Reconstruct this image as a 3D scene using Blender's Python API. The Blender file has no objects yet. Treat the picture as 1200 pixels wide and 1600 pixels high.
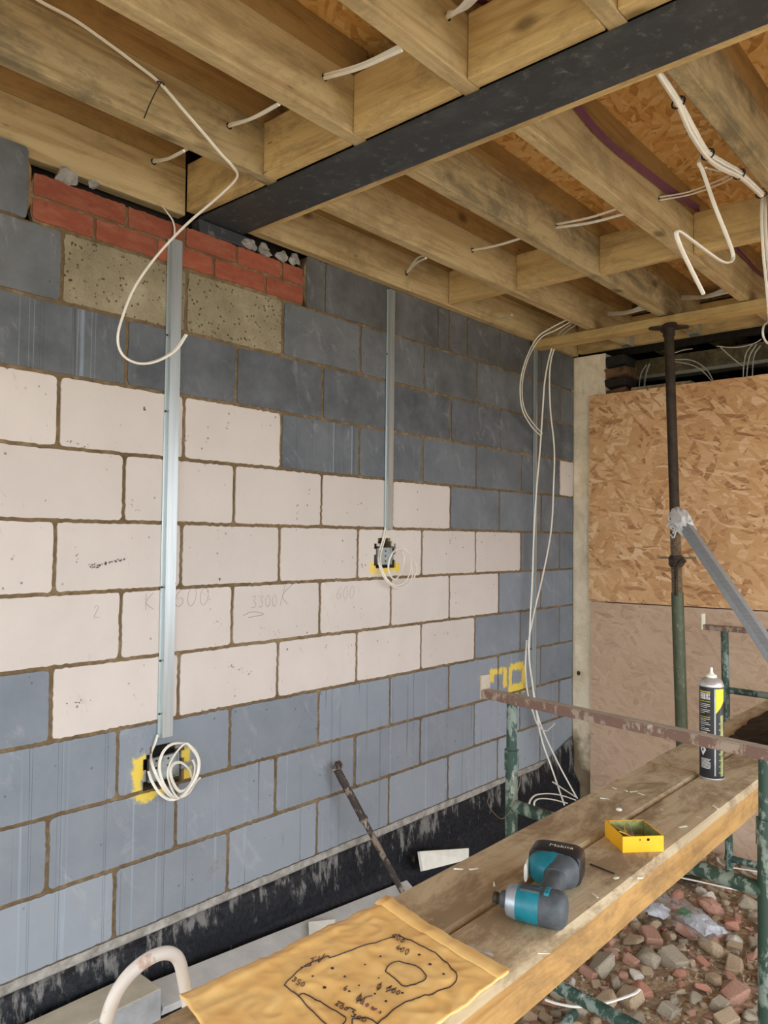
import bpy, bmesh, math, random
import numpy as np
from mathutils import Vector, Matrix, Euler, Quaternion, noise as mnoise
random.seed(7)
S = bpy.context.scene
COL = S.collection

# ------------------------------------------------------------------ camera
CAM = Vector((-1.09787, -2.31668, 1.30977))
YAW, PITCH, ROLL, FPX = 0.846382, 0.032863, 0.011422, 1199.92
fw = Vector((math.sin(YAW)*math.cos(PITCH), math.cos(YAW)*math.cos(PITCH), math.sin(PITCH)))
r0 = fw.cross(Vector((0, 0, 1))).normalized(); u0 = r0.cross(fw)
RT = r0*math.cos(ROLL)+u0*math.sin(ROLL); UP = -r0*math.sin(ROLL)+u0*math.cos(ROLL)
cd = bpy.data.cameras.new('camera'); cam = bpy.data.objects.new('camera', cd); COL.objects.link(cam)
cd.sensor_fit = 'VERTICAL'; cd.sensor_height = 36.0; cd.sensor_width = 27.0
cd.lens = FPX/1600*36.0; cd.clip_start = 0.02; cd.clip_end = 200
cam.matrix_world = Matrix.Translation(CAM) @ Matrix((RT, UP, -fw)).transposed().to_4x4()
S.camera = cam
# ------------------------------------------------------------------ world, sun, exposure
W = bpy.data.worlds.new('overcast_sky'); S.world = W; W.use_nodes = True
wn = W.node_tree.nodes; wl = W.node_tree.links
bg = wn['Background']; bg.inputs['Strength'].default_value = 2.1
tc = wn.new('ShaderNodeTexCoord'); sp = wn.new('ShaderNodeSeparateXYZ'); wr = wn.new('ShaderNodeValToRGB')
wl.new(tc.outputs['Generated'], sp.inputs[0]); wl.new(sp.outputs['Z'], wr.inputs[0]); wl.new(wr.outputs[0], bg.inputs['Color'])
wr.color_ramp.elements[0].position = 0.0; wr.color_ramp.elements[0].color = (.90, .95, 1.0, 1)
wr.color_ramp.elements[1].position = 1.0; wr.color_ramp.elements[1].color = (.72, .84, 1.0, 1)
sd = bpy.data.lights.new('hazy_sun', 'SUN'); sd.energy = 1.2; sd.angle = math.radians(25); sd.color = (1, .96, .9)
sun = bpy.data.objects.new('hazy_sun', sd); COL.objects.link(sun)
sun.rotation_euler = (math.radians(42), 0, math.radians(-62)); sun.location = (-6, -8, 8)
S.view_settings.view_transform = 'Standard'; S.view_settings.look = 'None'
S.view_settings.exposure = 1.14; S.view_settings.gamma = 1.0; S.view_settings.use_curve_mapping = False

# ------------------------------------------------------------------ helpers
def at(px, py, ax, v):
    """point of the plane axis=v that lies on the sight line of a photo pixel"""
    d = fw + RT*((px-600)/FPX) + UP*((800-py)/FPX)
    i = 'xyz'.index(ax)
    return CAM + d*((v-CAM[i])/d[i])
def ats(pts, ax, v): return [at(p[0], p[1], ax, p[2] if len(p) > 2 else v) for p in pts]

def tag(o, label=None, cat=None, group=None, kind=None):
    if label: o['label'] = label
    if cat: o['category'] = cat
    if group: o['group'] = group
    if kind: o['kind'] = kind
    return o
def empty(name, loc=(0, 0, 0), rot=(0, 0, 0), label=None, cat=None, group=None):
    o = bpy.data.objects.new(name, None); COL.objects.link(o); o.empty_display_size = .05
    o.location = loc; o.rotation_euler = rot
    return tag(o, label, cat, group)
def obj(name, bm, mats, parent=None, smooth=False, origin=None, recalc=True):
    if recalc: bmesh.ops.recalc_face_normals(bm, faces=bm.faces)
    if origin is not None:
        bmesh.ops.translate(bm, verts=bm.verts, vec=-Vector(origin))
    me = bpy.data.meshes.new(name); bm.to_mesh(me); bm.free()
    for m in (mats if isinstance(mats, (list, tuple)) else [mats]): me.materials.append(m)
    if smooth:
        for p in me.polygons: p.use_smooth = True
        if smooth == 'auto':
            try: me.set_sharp_from_angle(angle=math.radians(38))
            except Exception: pass
    o = bpy.data.objects.new(name, me); COL.objects.link(o)
    if origin is not None: o.location = origin
    if parent is not None: o.parent = parent
    return o
def copy_tree(o, parent=None):
    c = o.copy(); COL.objects.link(c); c.parent = parent
    for ch in list(o.children): copy_tree(ch, c)
    return c
def B(): return bmesh.new()
def box(bm, lo, hi, mat=0, bev=0.0, jit=0.0, mw=None):
    x0, y0, z0 = lo; x1, y1, z1 = hi
    vs = [bm.verts.new(p) for p in [(x0,y0,z0),(x1,y0,z0),(x1,y1,z0),(x0,y1,z0),(x0,y0,z1),(x1,y0,z1),(x1,y1,z1),(x0,y1,z1)]]
    fs = [bm.faces.new([vs[i] for i in q]) for q in [(3,2,1,0),(4,5,6,7),(0,1,5,4),(1,2,6,5),(2,3,7,6),(3,0,4,7)]]
    for f in fs: f.material_index = mat
    if jit:
        for v in vs: v.co += Vector([random.uniform(-jit, jit) for _ in range(3)])
    if bev:
        es = list({e for f in fs for e in f.edges})
        r = bmesh.ops.bevel(bm, geom=es, offset=bev, segments=2, affect='EDGES', profile=.5)
        for f in r['faces']: f.material_index = mat
        vs = list({v for f in r['faces'] for v in f.verts} | {v for v in vs if v.is_valid})
    if mw is not None: bmesh.ops.transform(bm, matrix=mw, verts=[v for v in vs if v.is_valid])
    return vs
def catmull(pts, n=8):
    pts = [Vector(p) for p in pts]
    if len(pts) < 3: return pts
    P = [pts[0]*2-pts[1]]+pts+[pts[-1]*2-pts[-2]]
    out = []
    for i in range(1, len(P)-2):
        a, b, c, d = P[i-1:i+3]
        for k in range(n):
            t = k/n
            out.append(.5*((2*b)+(c-a)*t+(2*a-5*b+4*c-d)*t*t+(3*b-a-3*c+d)*t**3))
    out.append(pts[-1]); return out
def tube(bm, pts, r, sides=8, smooth_n=8, mat=0, flat=1.0, caps=True, nrm=None):
    pts = catmull(pts, smooth_n) if smooth_n else [Vector(p) for p in pts]
    n = len(pts); rr = r if isinstance(r, (list, tuple)) else None
    t = (pts[1]-pts[0]).normalized()
    up = Vector(nrm) if nrm else (Vector((0, 0, 1)) if abs(t.z) < .9 else Vector((1, 0, 0)))
    a = t.cross(up).normalized()
    rings = []
    for i in range(n):
        tt = (pts[min(i+1, n-1)]-pts[max(i-1, 0)])
        if tt.length < 1e-9: tt = t
        tt.normalize()
        a = (a-tt*a.dot(tt)); 
        if a.length < 1e-6: a = tt.orthogonal()
        a.normalize(); b = tt.cross(a)
        if rr: f = i/(n-1)*(len(rr)-1); k = min(int(f), len(rr)-2); ri = rr[k]+(rr[k+1]-rr[k])*(f-k)
        else: ri = r
        rings.append([bm.verts.new(pts[i]+a*math.cos(2*math.pi*j/sides)*ri+b*math.sin(2*math.pi*j/sides)*ri*flat) for j in range(sides)])
    for i in range(n-1):
        for j in range(sides):
            f = bm.faces.new((rings[i][j], rings[i][(j+1)%sides], rings[i+1][(j+1)%sides], rings[i+1][j])); f.material_index = mat
    if caps:
        bm.faces.new(rings[0][::-1]).material_index = mat; bm.faces.new(rings[-1]).material_index = mat
def lathe(bm, prof, c=(0, 0, 0), n=24, mat=0, cap=True, mats=None):
    rings = []
    for r, z in prof: rings.append([bm.verts.new((c[0]+r*math.cos(2*math.pi*j/n), c[1]+r*math.sin(2*math.pi*j/n), c[2]+z)) for j in range(n)])
    for i in range(len(prof)-1):
        for j in range(n):
            f = bm.faces.new((rings[i][j], rings[i][(j+1)%n], rings[i+1][(j+1)%n], rings[i+1][j])); f.material_index = mats[i] if mats else mat
    if cap:
        bm.faces.new(rings[0][::-1]).material_index = mat; bm.faces.new(rings[-1]).material_index = mat
def prism(bm, pts, h0, h1, mat=0, axis='z'):
    f3 = {'z': lambda a, b, h: (a, b, h), 'y': lambda a, b, h: (a, h, b), 'x': lambda a, b, h: (h, a, b)}[axis]
    a = [bm.verts.new(f3(p[0], p[1], h0)) for p in pts]; b = [bm.verts.new(f3(p[0], p[1], h1)) for p in pts]
    n = len(pts); bm.faces.new(a[::-1]).material_index = mat; bm.faces.new(b).material_index = mat
    for i in range(n): bm.faces.new((a[i], a[(i+1)%n], b[(i+1)%n], b[i])).material_index = mat

# ------------------------------------------------------------------ material mini-language
class N:
    def __init__(s, name):
        s.m = bpy.data.materials.new(name); s.m.use_nodes = True; s.t = s.m.node_tree
        s.b = s.t.nodes['Principled BSDF']; s.tc = s.t.nodes.new('ShaderNodeTexCoord'); s._r = None
    def nd(s, typ, ins=None, **kw):
        n = s.t.nodes.new(typ)
        for k, v in kw.items(): setattr(n, k, v)
        for k, v in (ins or {}).items():
            i = n.inputs[k]
            if isinstance(v, bpy.types.NodeSocket): s.t.links.new(v, i)
            else:
                if isinstance(v, (tuple, list)) and len(v) == 3 and i.type == 'RGBA': v = (*v, 1)
                i.default_value = v
        return n
    def coord(s, scale=(1, 1, 1), rot=(0, 0, 0), rand=True, src=None):
        v = src or s.tc.outputs['Object']
        if rand and not src:
            oi = s.nd('ShaderNodeObjectInfo')
            mm = s.nd('ShaderNodeMath', {0: oi.outputs['Random'], 1: 37.0}, operation='MULTIPLY')
            v = s.nd('ShaderNodeVectorMath', {0: v, 1: mm.outputs[0]}, operation='ADD').outputs[0]
        if any(rot): v = s.nd('ShaderNodeMapping', {'Vector': v, 'Rotation': rot}).outputs[0]
        return s.nd('ShaderNodeMapping', {'Vector': v, 'Scale': scale}).outputs[0]
    def noise(s, v, scale=1., detail=5., rough=.6, dist=0.):
        return s.nd('ShaderNodeTexNoise', {'Vector': v, 'Scale': scale, 'Detail': detail, 'Roughness': rough, 'Distortion': dist}).outputs['Fac']
    def voro(s, v, scale=1., feature='F1', rnd=1.):
        return s.nd('ShaderNodeTexVoronoi', {'Vector': v, 'Scale': scale, 'Randomness': rnd}, feature=feature)
    def ramp(s, f, stops):
        n = s.nd('ShaderNodeValToRGB', {'Fac': f}); e = n.color_ramp.elements
        for i, (p, c) in enumerate(stops):
            if isinstance(c, (int, float)): c = (c, c, c)
            q = e[i] if i < 2 else e.new(p)
            q.position = p; q.color = (*c, 1)
        return n.outputs[0]
    def math(s, op, a, b=0., clamp=False): return s.nd('ShaderNodeMath', {0: a, 1: b}, operation=op, use_clamp=clamp).outputs[0]
    def mix(s, f, a, b, mode='MIX'):
        n = s.nd('ShaderNodeMix', data_type='RGBA', blend_type=mode)
        for i, v in ((0, f), (6, a), (7, b)):
            if isinstance(v, bpy.types.NodeSocket): s.t.links.new(v, n.inputs[i])
            else: n.inputs[i].default_value = (*v, 1) if isinstance(v, tuple) and len(v) == 3 else v
        return n.outputs[2]
    def bump(s, h, strength=.3, dist=.01): 
        n = s.nd('ShaderNodeBump', {'Height': h, 'Strength': strength, 'Distance': dist}); s.t.links.new(n.outputs[0], s.b.inputs['Normal'])
    def out(s, col, rough=.8, metal=0., **kw):
        for k, v in (('Base Color', col), ('Roughness', rough), ('Metallic', metal), *kw.items()):
            i = s.b.inputs[k]
            if isinstance(v, bpy.types.NodeSocket): s.t.links.new(v, i)
            else: i.default_value = (*v, 1) if isinstance(v, tuple) and len(v) == 3 else v
        return s.m
def simple(name, c, rough=.6, metal=0., var=.12, sc=30, bump=.1, **kw):
    n = N(name); v = n.coord(); f = n.noise(v, sc, 4)
    lo = tuple(x*(1-var*1.5) for x in c); hi = tuple(min(1, x*(1+var)) for x in c)
    col = n.ramp(f, [(.3, lo), (.7, hi)])
    if bump: n.bump(f, bump, .003)
    return n.out(col, rough, metal, **{k.replace('_', ' '): v for k, v in kw.items()})
def lin(*c): return tuple(((x/255+.055)/1.055)**2.4 if x > 10 else x/255/12.92 for x in c)

def wood(name, axis, light, dark, dirt, dirt_amt=.4, knots=True, rough=.75, gs=1.):
    n = N(name)
    st = {'x': (.9, 14, 14), 'y': (14, .9, 14), 'z': (14, 14, .9)}[axis]
    v = n.coord(st); g = n.noise(v, 2.2*gs, 6, .62, .6)
    col = n.ramp(g, [(.30, dark), (.52, light), (.72, tuple(min(1, c*1.08) for c in light))])
    fine = n.noise(n.coord(tuple(a*6 for a in st)), 2.5, 3)
    col = n.mix(n.math('MULTIPLY', fine, .32), col, tuple(c*.55 for c in dark), 'MIX')
    big = n.noise(n.coord(tuple(1.3 if a < 2 else 2.6 for a in st)), 2.4, 9, .76, .4)
    m = n.ramp(big, [(.47, 0.), (.60, dirt_amt)])
    col = n.mix(m, col, dirt)
    if knots:
        kv = n.voro(n.coord(tuple(a*(.30 if a > 2 else 2.6) for a in st)), 1.15)
        km = n.ramp(kv.outputs['Distance'], [(.05, .8), (.13, 0.)])
        col = n.mix(km, col, tuple(c*.32 for c in dark))
    spk = n.voro(n.coord(tuple(3.5 if a < 2 else a for a in st)), 1.6); sg = n.nd('ShaderNodeSeparateColor', {0: spk.outputs['Color']})
    col = n.mix(n.math('MULTIPLY', n.ramp(spk.outputs['Distance'], [(.05, .75), (.10, 0.)]), n.math('GREATER_THAN', sg.outputs[0], .72)), col, tuple(c*.3 for c in dark))
    n.bump(n.math('ADD', g, fine), .35, .002)
    return n.out(col, rough)
def osb(name, plane, tones, wash=None, wash_amt=0.):
    """oriented strand board: layers of long flakes at different angles"""
    n = N(name); o = n.tc.outputs['Object']
    if plane == 'yz':
        sx = n.nd('ShaderNodeSeparateXYZ', {0: o}); o = n.nd('ShaderNodeCombineXYZ', {0: sx.outputs[1], 1: sx.outputs[2], 2: 0.}).outputs[0]
    wob = n.nd('ShaderNodeTexNoise', {'Vector': o, 'Scale': 6., 'Detail': 3.}).outputs['Color']
    o = n.nd('ShaderNodeVectorMath', {0: o, 1: n.nd('ShaderNodeVectorMath', {0: wob, 3: .07}, operation='SCALE').outputs[0]}, operation='ADD').outputs[0]
    cells = []
    for a, s1 in ((.25, (7, 28, 1)), (-.8, (8, 36, 1)), (1.15, (8, 32, 1)), (2.3, (11, 46, 1)), (-.15, (12, 60, 1))):
        v = n.nd('ShaderNodeMapping', {'Vector': o, 'Rotation': (0, 0, a), 'Location': (a*3, a, 0)}).outputs[0]
        v = n.nd('ShaderNodeMapping', {'Vector': v, 'Scale': s1}).outputs[0]
        c = n.voro(v, 1.).outputs['Color']; cells.append(n.nd('ShaderNodeSeparateColor', {0: c}))
    val = cells[0].outputs[0]
    for i, th in ((1, .5), (2, .58), (3, .66), (4, .74)):
        m = n.math('GREATER_THAN', cells[i].outputs[1], th)
        val = n.nd('ShaderNodeMix', {0: m, 2: val, 3: cells[i].outputs[0]}).outputs[0]
    gv = n.nd('ShaderNodeMapping', {'Vector': o, 'Rotation': (0, 0, .3)}).outputs[0]
    grain = n.noise(n.nd('ShaderNodeMapping', {'Vector': gv, 'Scale': (12, 90, 1)}).outputs[0], 1., 4)
    val2 = n.math('ADD', n.math('MULTIPLY', val, .62), n.math('MULTIPLY', grain, .42))
    k = len(tones)
    col = n.ramp(val2, [(.14+.72*i/(k-1), tones[i]) for i in range(k)])
    if wash:
        f = n.noise(o, 5., 7, .7); f2 = n.ramp(f, [(.3, wash_amt*.6), (.65, wash_amt)])
        col = n.mix(f2, col, wash)
    n.bump(val2, .4, .004)
    return n.out(col, .7)

JL, JD = lin(206, 184, 138), lin(168, 138, 92)
M = {}
M['joist'] = wood('joist_timber', 'x', JL, JD, lin(140, 120, 84), .55)
M['joist_grey'] = wood('weathered_joist_timber', 'x', lin(190, 170, 128), lin(150, 126, 84), lin(110, 100, 78), .8)
M['firring'] = wood('firring_timber', 'x', lin(184, 152, 98), lin(150, 116, 66), lin(116, 92, 58), .5)
M['cross'] = wood('cross_timber', 'y', lin(216, 188, 130), lin(182, 148, 92), lin(140, 116, 78), .6)
M['prop_timber'] = wood('header_timber', 'y', lin(206, 178, 118), lin(172, 136, 78), lin(140, 112, 70), .4)
M['board'] = wood('trestle_board_wood', 'x', lin(206, 188, 154), lin(184, 162, 126), lin(136, 112, 82), .85, rough=.9)
M['board_side'] = wood('trestle_board_side', 'x', lin(190, 148, 88), lin(152, 112, 60), lin(112, 86, 56), .6, rough=.88)
M['osb_deck'] = osb('osb_deck', 'xy', [lin(168, 120, 62), lin(212, 160, 88), lin(224, 176, 104), lin(230, 188, 122), lin(238, 204, 146)])
M['osb_top'] = osb('osb_sheet', 'yz', [lin(140, 90, 56), lin(204, 156, 108), lin(214, 168, 118), lin(222, 178, 130), lin(236, 204, 162)])
M['osb_low'] = osb('osb_sheet_dusty', 'yz', [lin(120, 90, 66), lin(178, 142, 108), lin(196, 160, 126), lin(206, 172, 138), lin(214, 184, 152)], lin(208, 182, 158), .75)

def steel(name, c, rough=.35, metal=1., streak='z', smut=None):
    n = N(name); st = {'x': (1, 30, 30), 'y': (30, 1, 30), 'z': (30, 30, 1)}[streak]
    f = n.noise(n.coord(st), 3, 4); col = n.ramp(f, [(.3, tuple(x*.82 for x in c)), (.7, c)])
    if smut:
        g = n.noise(n.coord(), 12, 6, .7); col = n.mix(n.ramp(g, [(.48, 0.), (.66, .85)]), col, smut)
    n.bump(f, .05, .001)
    return n.out(col, rough, metal)
M['galv'] = steel('galvanised_steel', lin(196, 206, 208), .36, .7)
M['box_metal'] = steel('zinc_box_metal', lin(190, 200, 204), .4, .45, smut=lin(140, 138, 124))
M['chrome'] = steel('bright_steel', lin(208, 208, 206), .3, .5)
M['alu'] = steel('aluminium_tube', lin(196, 210, 222), .3, .5, streak='y')
M['brass'] = steel('brass_yellow', lin(236, 204, 110), .3, .7)
M['cable'] = simple('white_pvc', lin(238, 234, 222), .38, var=.04, bump=0)
M['cable_purple'] = simple('purple_pvc', lin(112, 62, 88), .45, var=.15, bump=0)
M['black'] = simple('black_plastic', lin(34, 34, 38), .35, var=.2)
M['rubber'] = simple('charcoal_rubber', lin(72, 78, 84), .6, var=.22, sc=60)
M['teal'] = simple('teal_plastic', lin(20, 118, 134), .42, var=.16, sc=40)
M['nose'] = simple('grey_cast_nose', lin(168, 178, 186), .4, .5, var=.14)
M['white'] = simple('white_foam', lin(240, 238, 226), .7, var=.04)
M['cream_plastic'] = simple('cream_plastic', lin(240, 240, 220), .4, var=.03)
M['dark_void'] = simple('dark_shade_surface', lin(40, 34, 28), .95, var=.3)  # near-black paints in shade of gaps, holes, far room; also dark nib bricks
M['wrap'] = simple('white_wrap', lin(236, 238, 240), .35, var=.06, sc=50, bump=.6)
M['ink'] = simple('dark_ink', lin(44, 36, 44), .6, bump=0)
M['ink_p'] = simple('purple_ink', lin(72, 26, 84), .6, bump=0)
M['pencil'] = simple('pencil_grey', lin(158, 150, 152), .7, bump=0)
M['print'] = simple('pale_print', lin(226, 226, 222), .5, bump=0)
M['print_y'] = simple('yellow_print', lin(226, 214, 40), .5, bump=0, var=.06)
M['tray'] = simple('yellow_enamel', lin(250, 186, 30), .42, var=.06, sc=20)
M['tray_in'] = simple('grimy_tray_inside', lin(150, 152, 96), .6, var=.4, sc=40)
M['mortar_lump'] = simple('mortar_lump', lin(150, 148, 144), .95, var=.3, sc=25, bump=.8)
M['lintel'] = simple('concrete_grey', lin(158, 160, 160), .9, var=.14, sc=14, bump=.4)
M['lintel_top'] = simple('mortar_smeared_top', lin(214, 206, 184), .9, var=.12, sc=10, bump=.5)

def paint_peel(name, base, chip, chip2, amt=.5, sc=18, rough=.5):
    n = N(name); v = n.coord((1, 1, .5)); f = n.noise(v, sc, 6, .7); g = n.noise(n.coord((1, 1, .4)), sc*.45, 6, .75)
    col = n.mix(n.ramp(f, [(amt, 0.), (amt+.05, 1.)]), base, chip)
    col = n.mix(n.ramp(g, [(.60, 0.), (.64, .9)]), col, chip2)
    n.bump(f, .3, .002); return n.out(col, rough)
M['green'] = paint_peel('green_paint_spattered', lin(42, 68, 58), lin(124, 138, 128), lin(184, 180, 166), .50, 24)
M['green_prop'] = paint_peel('dull_green_prop_paint', lin(76, 84, 60), lin(92, 98, 76), lin(124, 118, 94), .55, 30)
M['rusty_bar'] = paint_peel('rusty_bar_dusty', lin(116, 90, 80), lin(156, 140, 124), lin(206, 202, 194), .50, 30, .8)
M['bar_dust'] = simple('dust_on_bar', lin(176, 164, 148), .9, var=.14, sc=16, bump=.3)
M['rust_dark'] = simple('dark_rusty_steel', lin(66, 56, 46), .7, .4, var=.3, sc=25, bump=.4)
M['rust_thread'] = simple('rusty_thread', lin(150, 132, 112), .55, .6, var=.3, sc=60)
M['muddy'] = paint_peel('mud_caked_metal', lin(62, 54, 50), lin(138, 122, 106), lin(176, 164, 148), .50, 26, .8)
M['hoop'] = paint_peel('white_pipe_scuffed', lin(226, 220, 212), lin(204, 178, 160), lin(232, 232, 232), .6, 14, .5)
n = N('black_painted_steel'); v = n.coord((1, .6, 1)); f = n.noise(v, 9, 7, .7); g = n.noise(n.coord(), 30, 6, .75)
col = n.mix(n.ramp(f, [(.5, 0.), (.68, .55)]), lin(54, 58, 62), lin(84, 86, 88))
col = n.mix(n.ramp(g, [(.56, 0.), (.68, .6)]), col, lin(122, 124, 122)); n.bump(f, .3, .003)
M['beam'] = n.out(col, .55)
# black membrane with pale slurry smeared down from its top edge
n = N('black_membrane'); sz = n.nd('ShaderNodeSeparateXYZ', {0: n.tc.outputs['Object']}).outputs[2]
f = n.noise(n.coord((9, 9, 2.6), rand=False), 3.2, 7, .72); g = n.noise(n.coord((1, 1, 1), rand=False), 3, 5)
top = n.math('ADD', n.math('MULTIPLY', sz, 1.6), .62)
m = n.ramp(n.math('ADD', n.math('MULTIPLY', n.math('ADD', f, n.math('MULTIPLY', g, .5)), .75), n.math('MULTIPLY', top, .42)), [(.80, 0.), (.88, .85)])
f3 = n.noise(n.coord((1, 1, 1), rand=False), 60, 5, .7)
base = n.ramp(f3, [(.35, lin(26, 28, 34)), (.75, lin(66, 70, 78))])
iso = n.ramp(n.noise(n.coord((1.6, 1, 1), (0, .6, 0), rand=False), 7, 8, .78, .8), [(.60, 0.), (.70, .55)])
sm = n.mix(iso, n.mix(m, base, lin(176, 174, 170)), lin(150, 150, 148)); n.bump(f3, .3, .003)
M['dpm'] = n.out(sm, .5)
M['bag_black'] = simple('black_polythene', lin(20, 21, 24), .5, var=.3, sc=12, bump=.5)
# kraft envelope
n = N('kraft_paper'); f = n.noise(n.coord(rand=False), 14, 5); col = n.ramp(f, [(.3, lin(240, 190, 112)), (.7, lin(250, 212, 140))])
n.bump(f, .15, .003); M['kraft'] = n.out(col, .5)
n = N('clear_polythene'); M['clear'] = n.out((.95, .97, 1.), .12, **{'Transmission Weight': .85, 'IOR': 1.15, 'Alpha': .32})
# plaster pier
n = N('old_cream_plaster'); v = n.coord(rand=False); f = n.noise(v, 7, 7, .7); g = n.noise(v, 2.6, 5)
sz = n.nd('ShaderNodeSeparateXYZ', {0: n.tc.outputs['Object']}).outputs[2]
col = n.ramp(f, [(.3, lin(214, 198, 164)), (.55, lin(244, 230, 202)), (.75, lin(250, 242, 222))])
low = n.math('SUBTRACT', .34, sz, True)
st = n.ramp(n.math('ADD', n.math('MULTIPLY', g, .7), n.math('MULTIPLY', low, .55)), [(.52, 0.), (.60, .85)])
col = n.mix(st, col, lin(112, 92, 64)); n.bump(f, .4, .004); M['plaster'] = n.out(col, .9)
# rubble and soil
def stone(name, c1, c2, c3): 
    n = N(name); v = n.coord(); f = n.noise(v, 16, 6, .7); g = n.noise(v, 60, 4)
    col = n.ramp(f, [(.34, c1), (.55, c2), (.75, c3)]); n.bump(n.math('ADD', f, g), .5, .006); return n.out(col, .9)
M['st_red'] = stone('red_brick_rubble', lin(156, 100, 78), lin(188, 134, 110), lin(204, 172, 146))
M['st_buff'] = stone('buff_stone', lin(150, 126, 98), lin(186, 162, 132), lin(210, 192, 166))
M['st_grey'] = stone('grey_stone', lin(140, 128, 106), lin(170, 156, 134), lin(200, 190, 172))
M['st_pink'] = stone('pinkish_brick_rubble', lin(152, 104, 84), lin(184, 140, 118), lin(210, 184, 162))
M['st_white'] = stone('pale_mortar_rubble', lin(176, 164, 144), lin(216, 206, 190), lin(232, 226, 214))
n = N('brown_soil'); v = n.coord(rand=False); f = n.noise(v, 9, 8, .75); c = n.voro(v, 38); cc = n.nd('ShaderNodeSeparateColor', {0: c.outputs['Color']})
col = n.ramp(f, [(.3, lin(134, 110, 80)), (.55, lin(172, 146, 112)), (.75, lin(200, 176, 142))])
col = n.mix(n.math('MULTIPLY', n.math('GREATER_THAN', cc.outputs[1], .6), .5), col, n.ramp(cc.outputs[0], [(.2, lin(150, 112, 86)), (.6, lin(170, 150, 122)), (.9, lin(210, 200, 180))]))
n.bump(n.math('ADD', f, n.math('MULTIPLY', c.outputs['Distance'], -.8)), .8, .02); M['soil'] = n.out(col, .95)
M['garden'] = simple('pale_yard_concrete', lin(168, 154, 130), .9, var=.1, sc=1.5)

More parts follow.
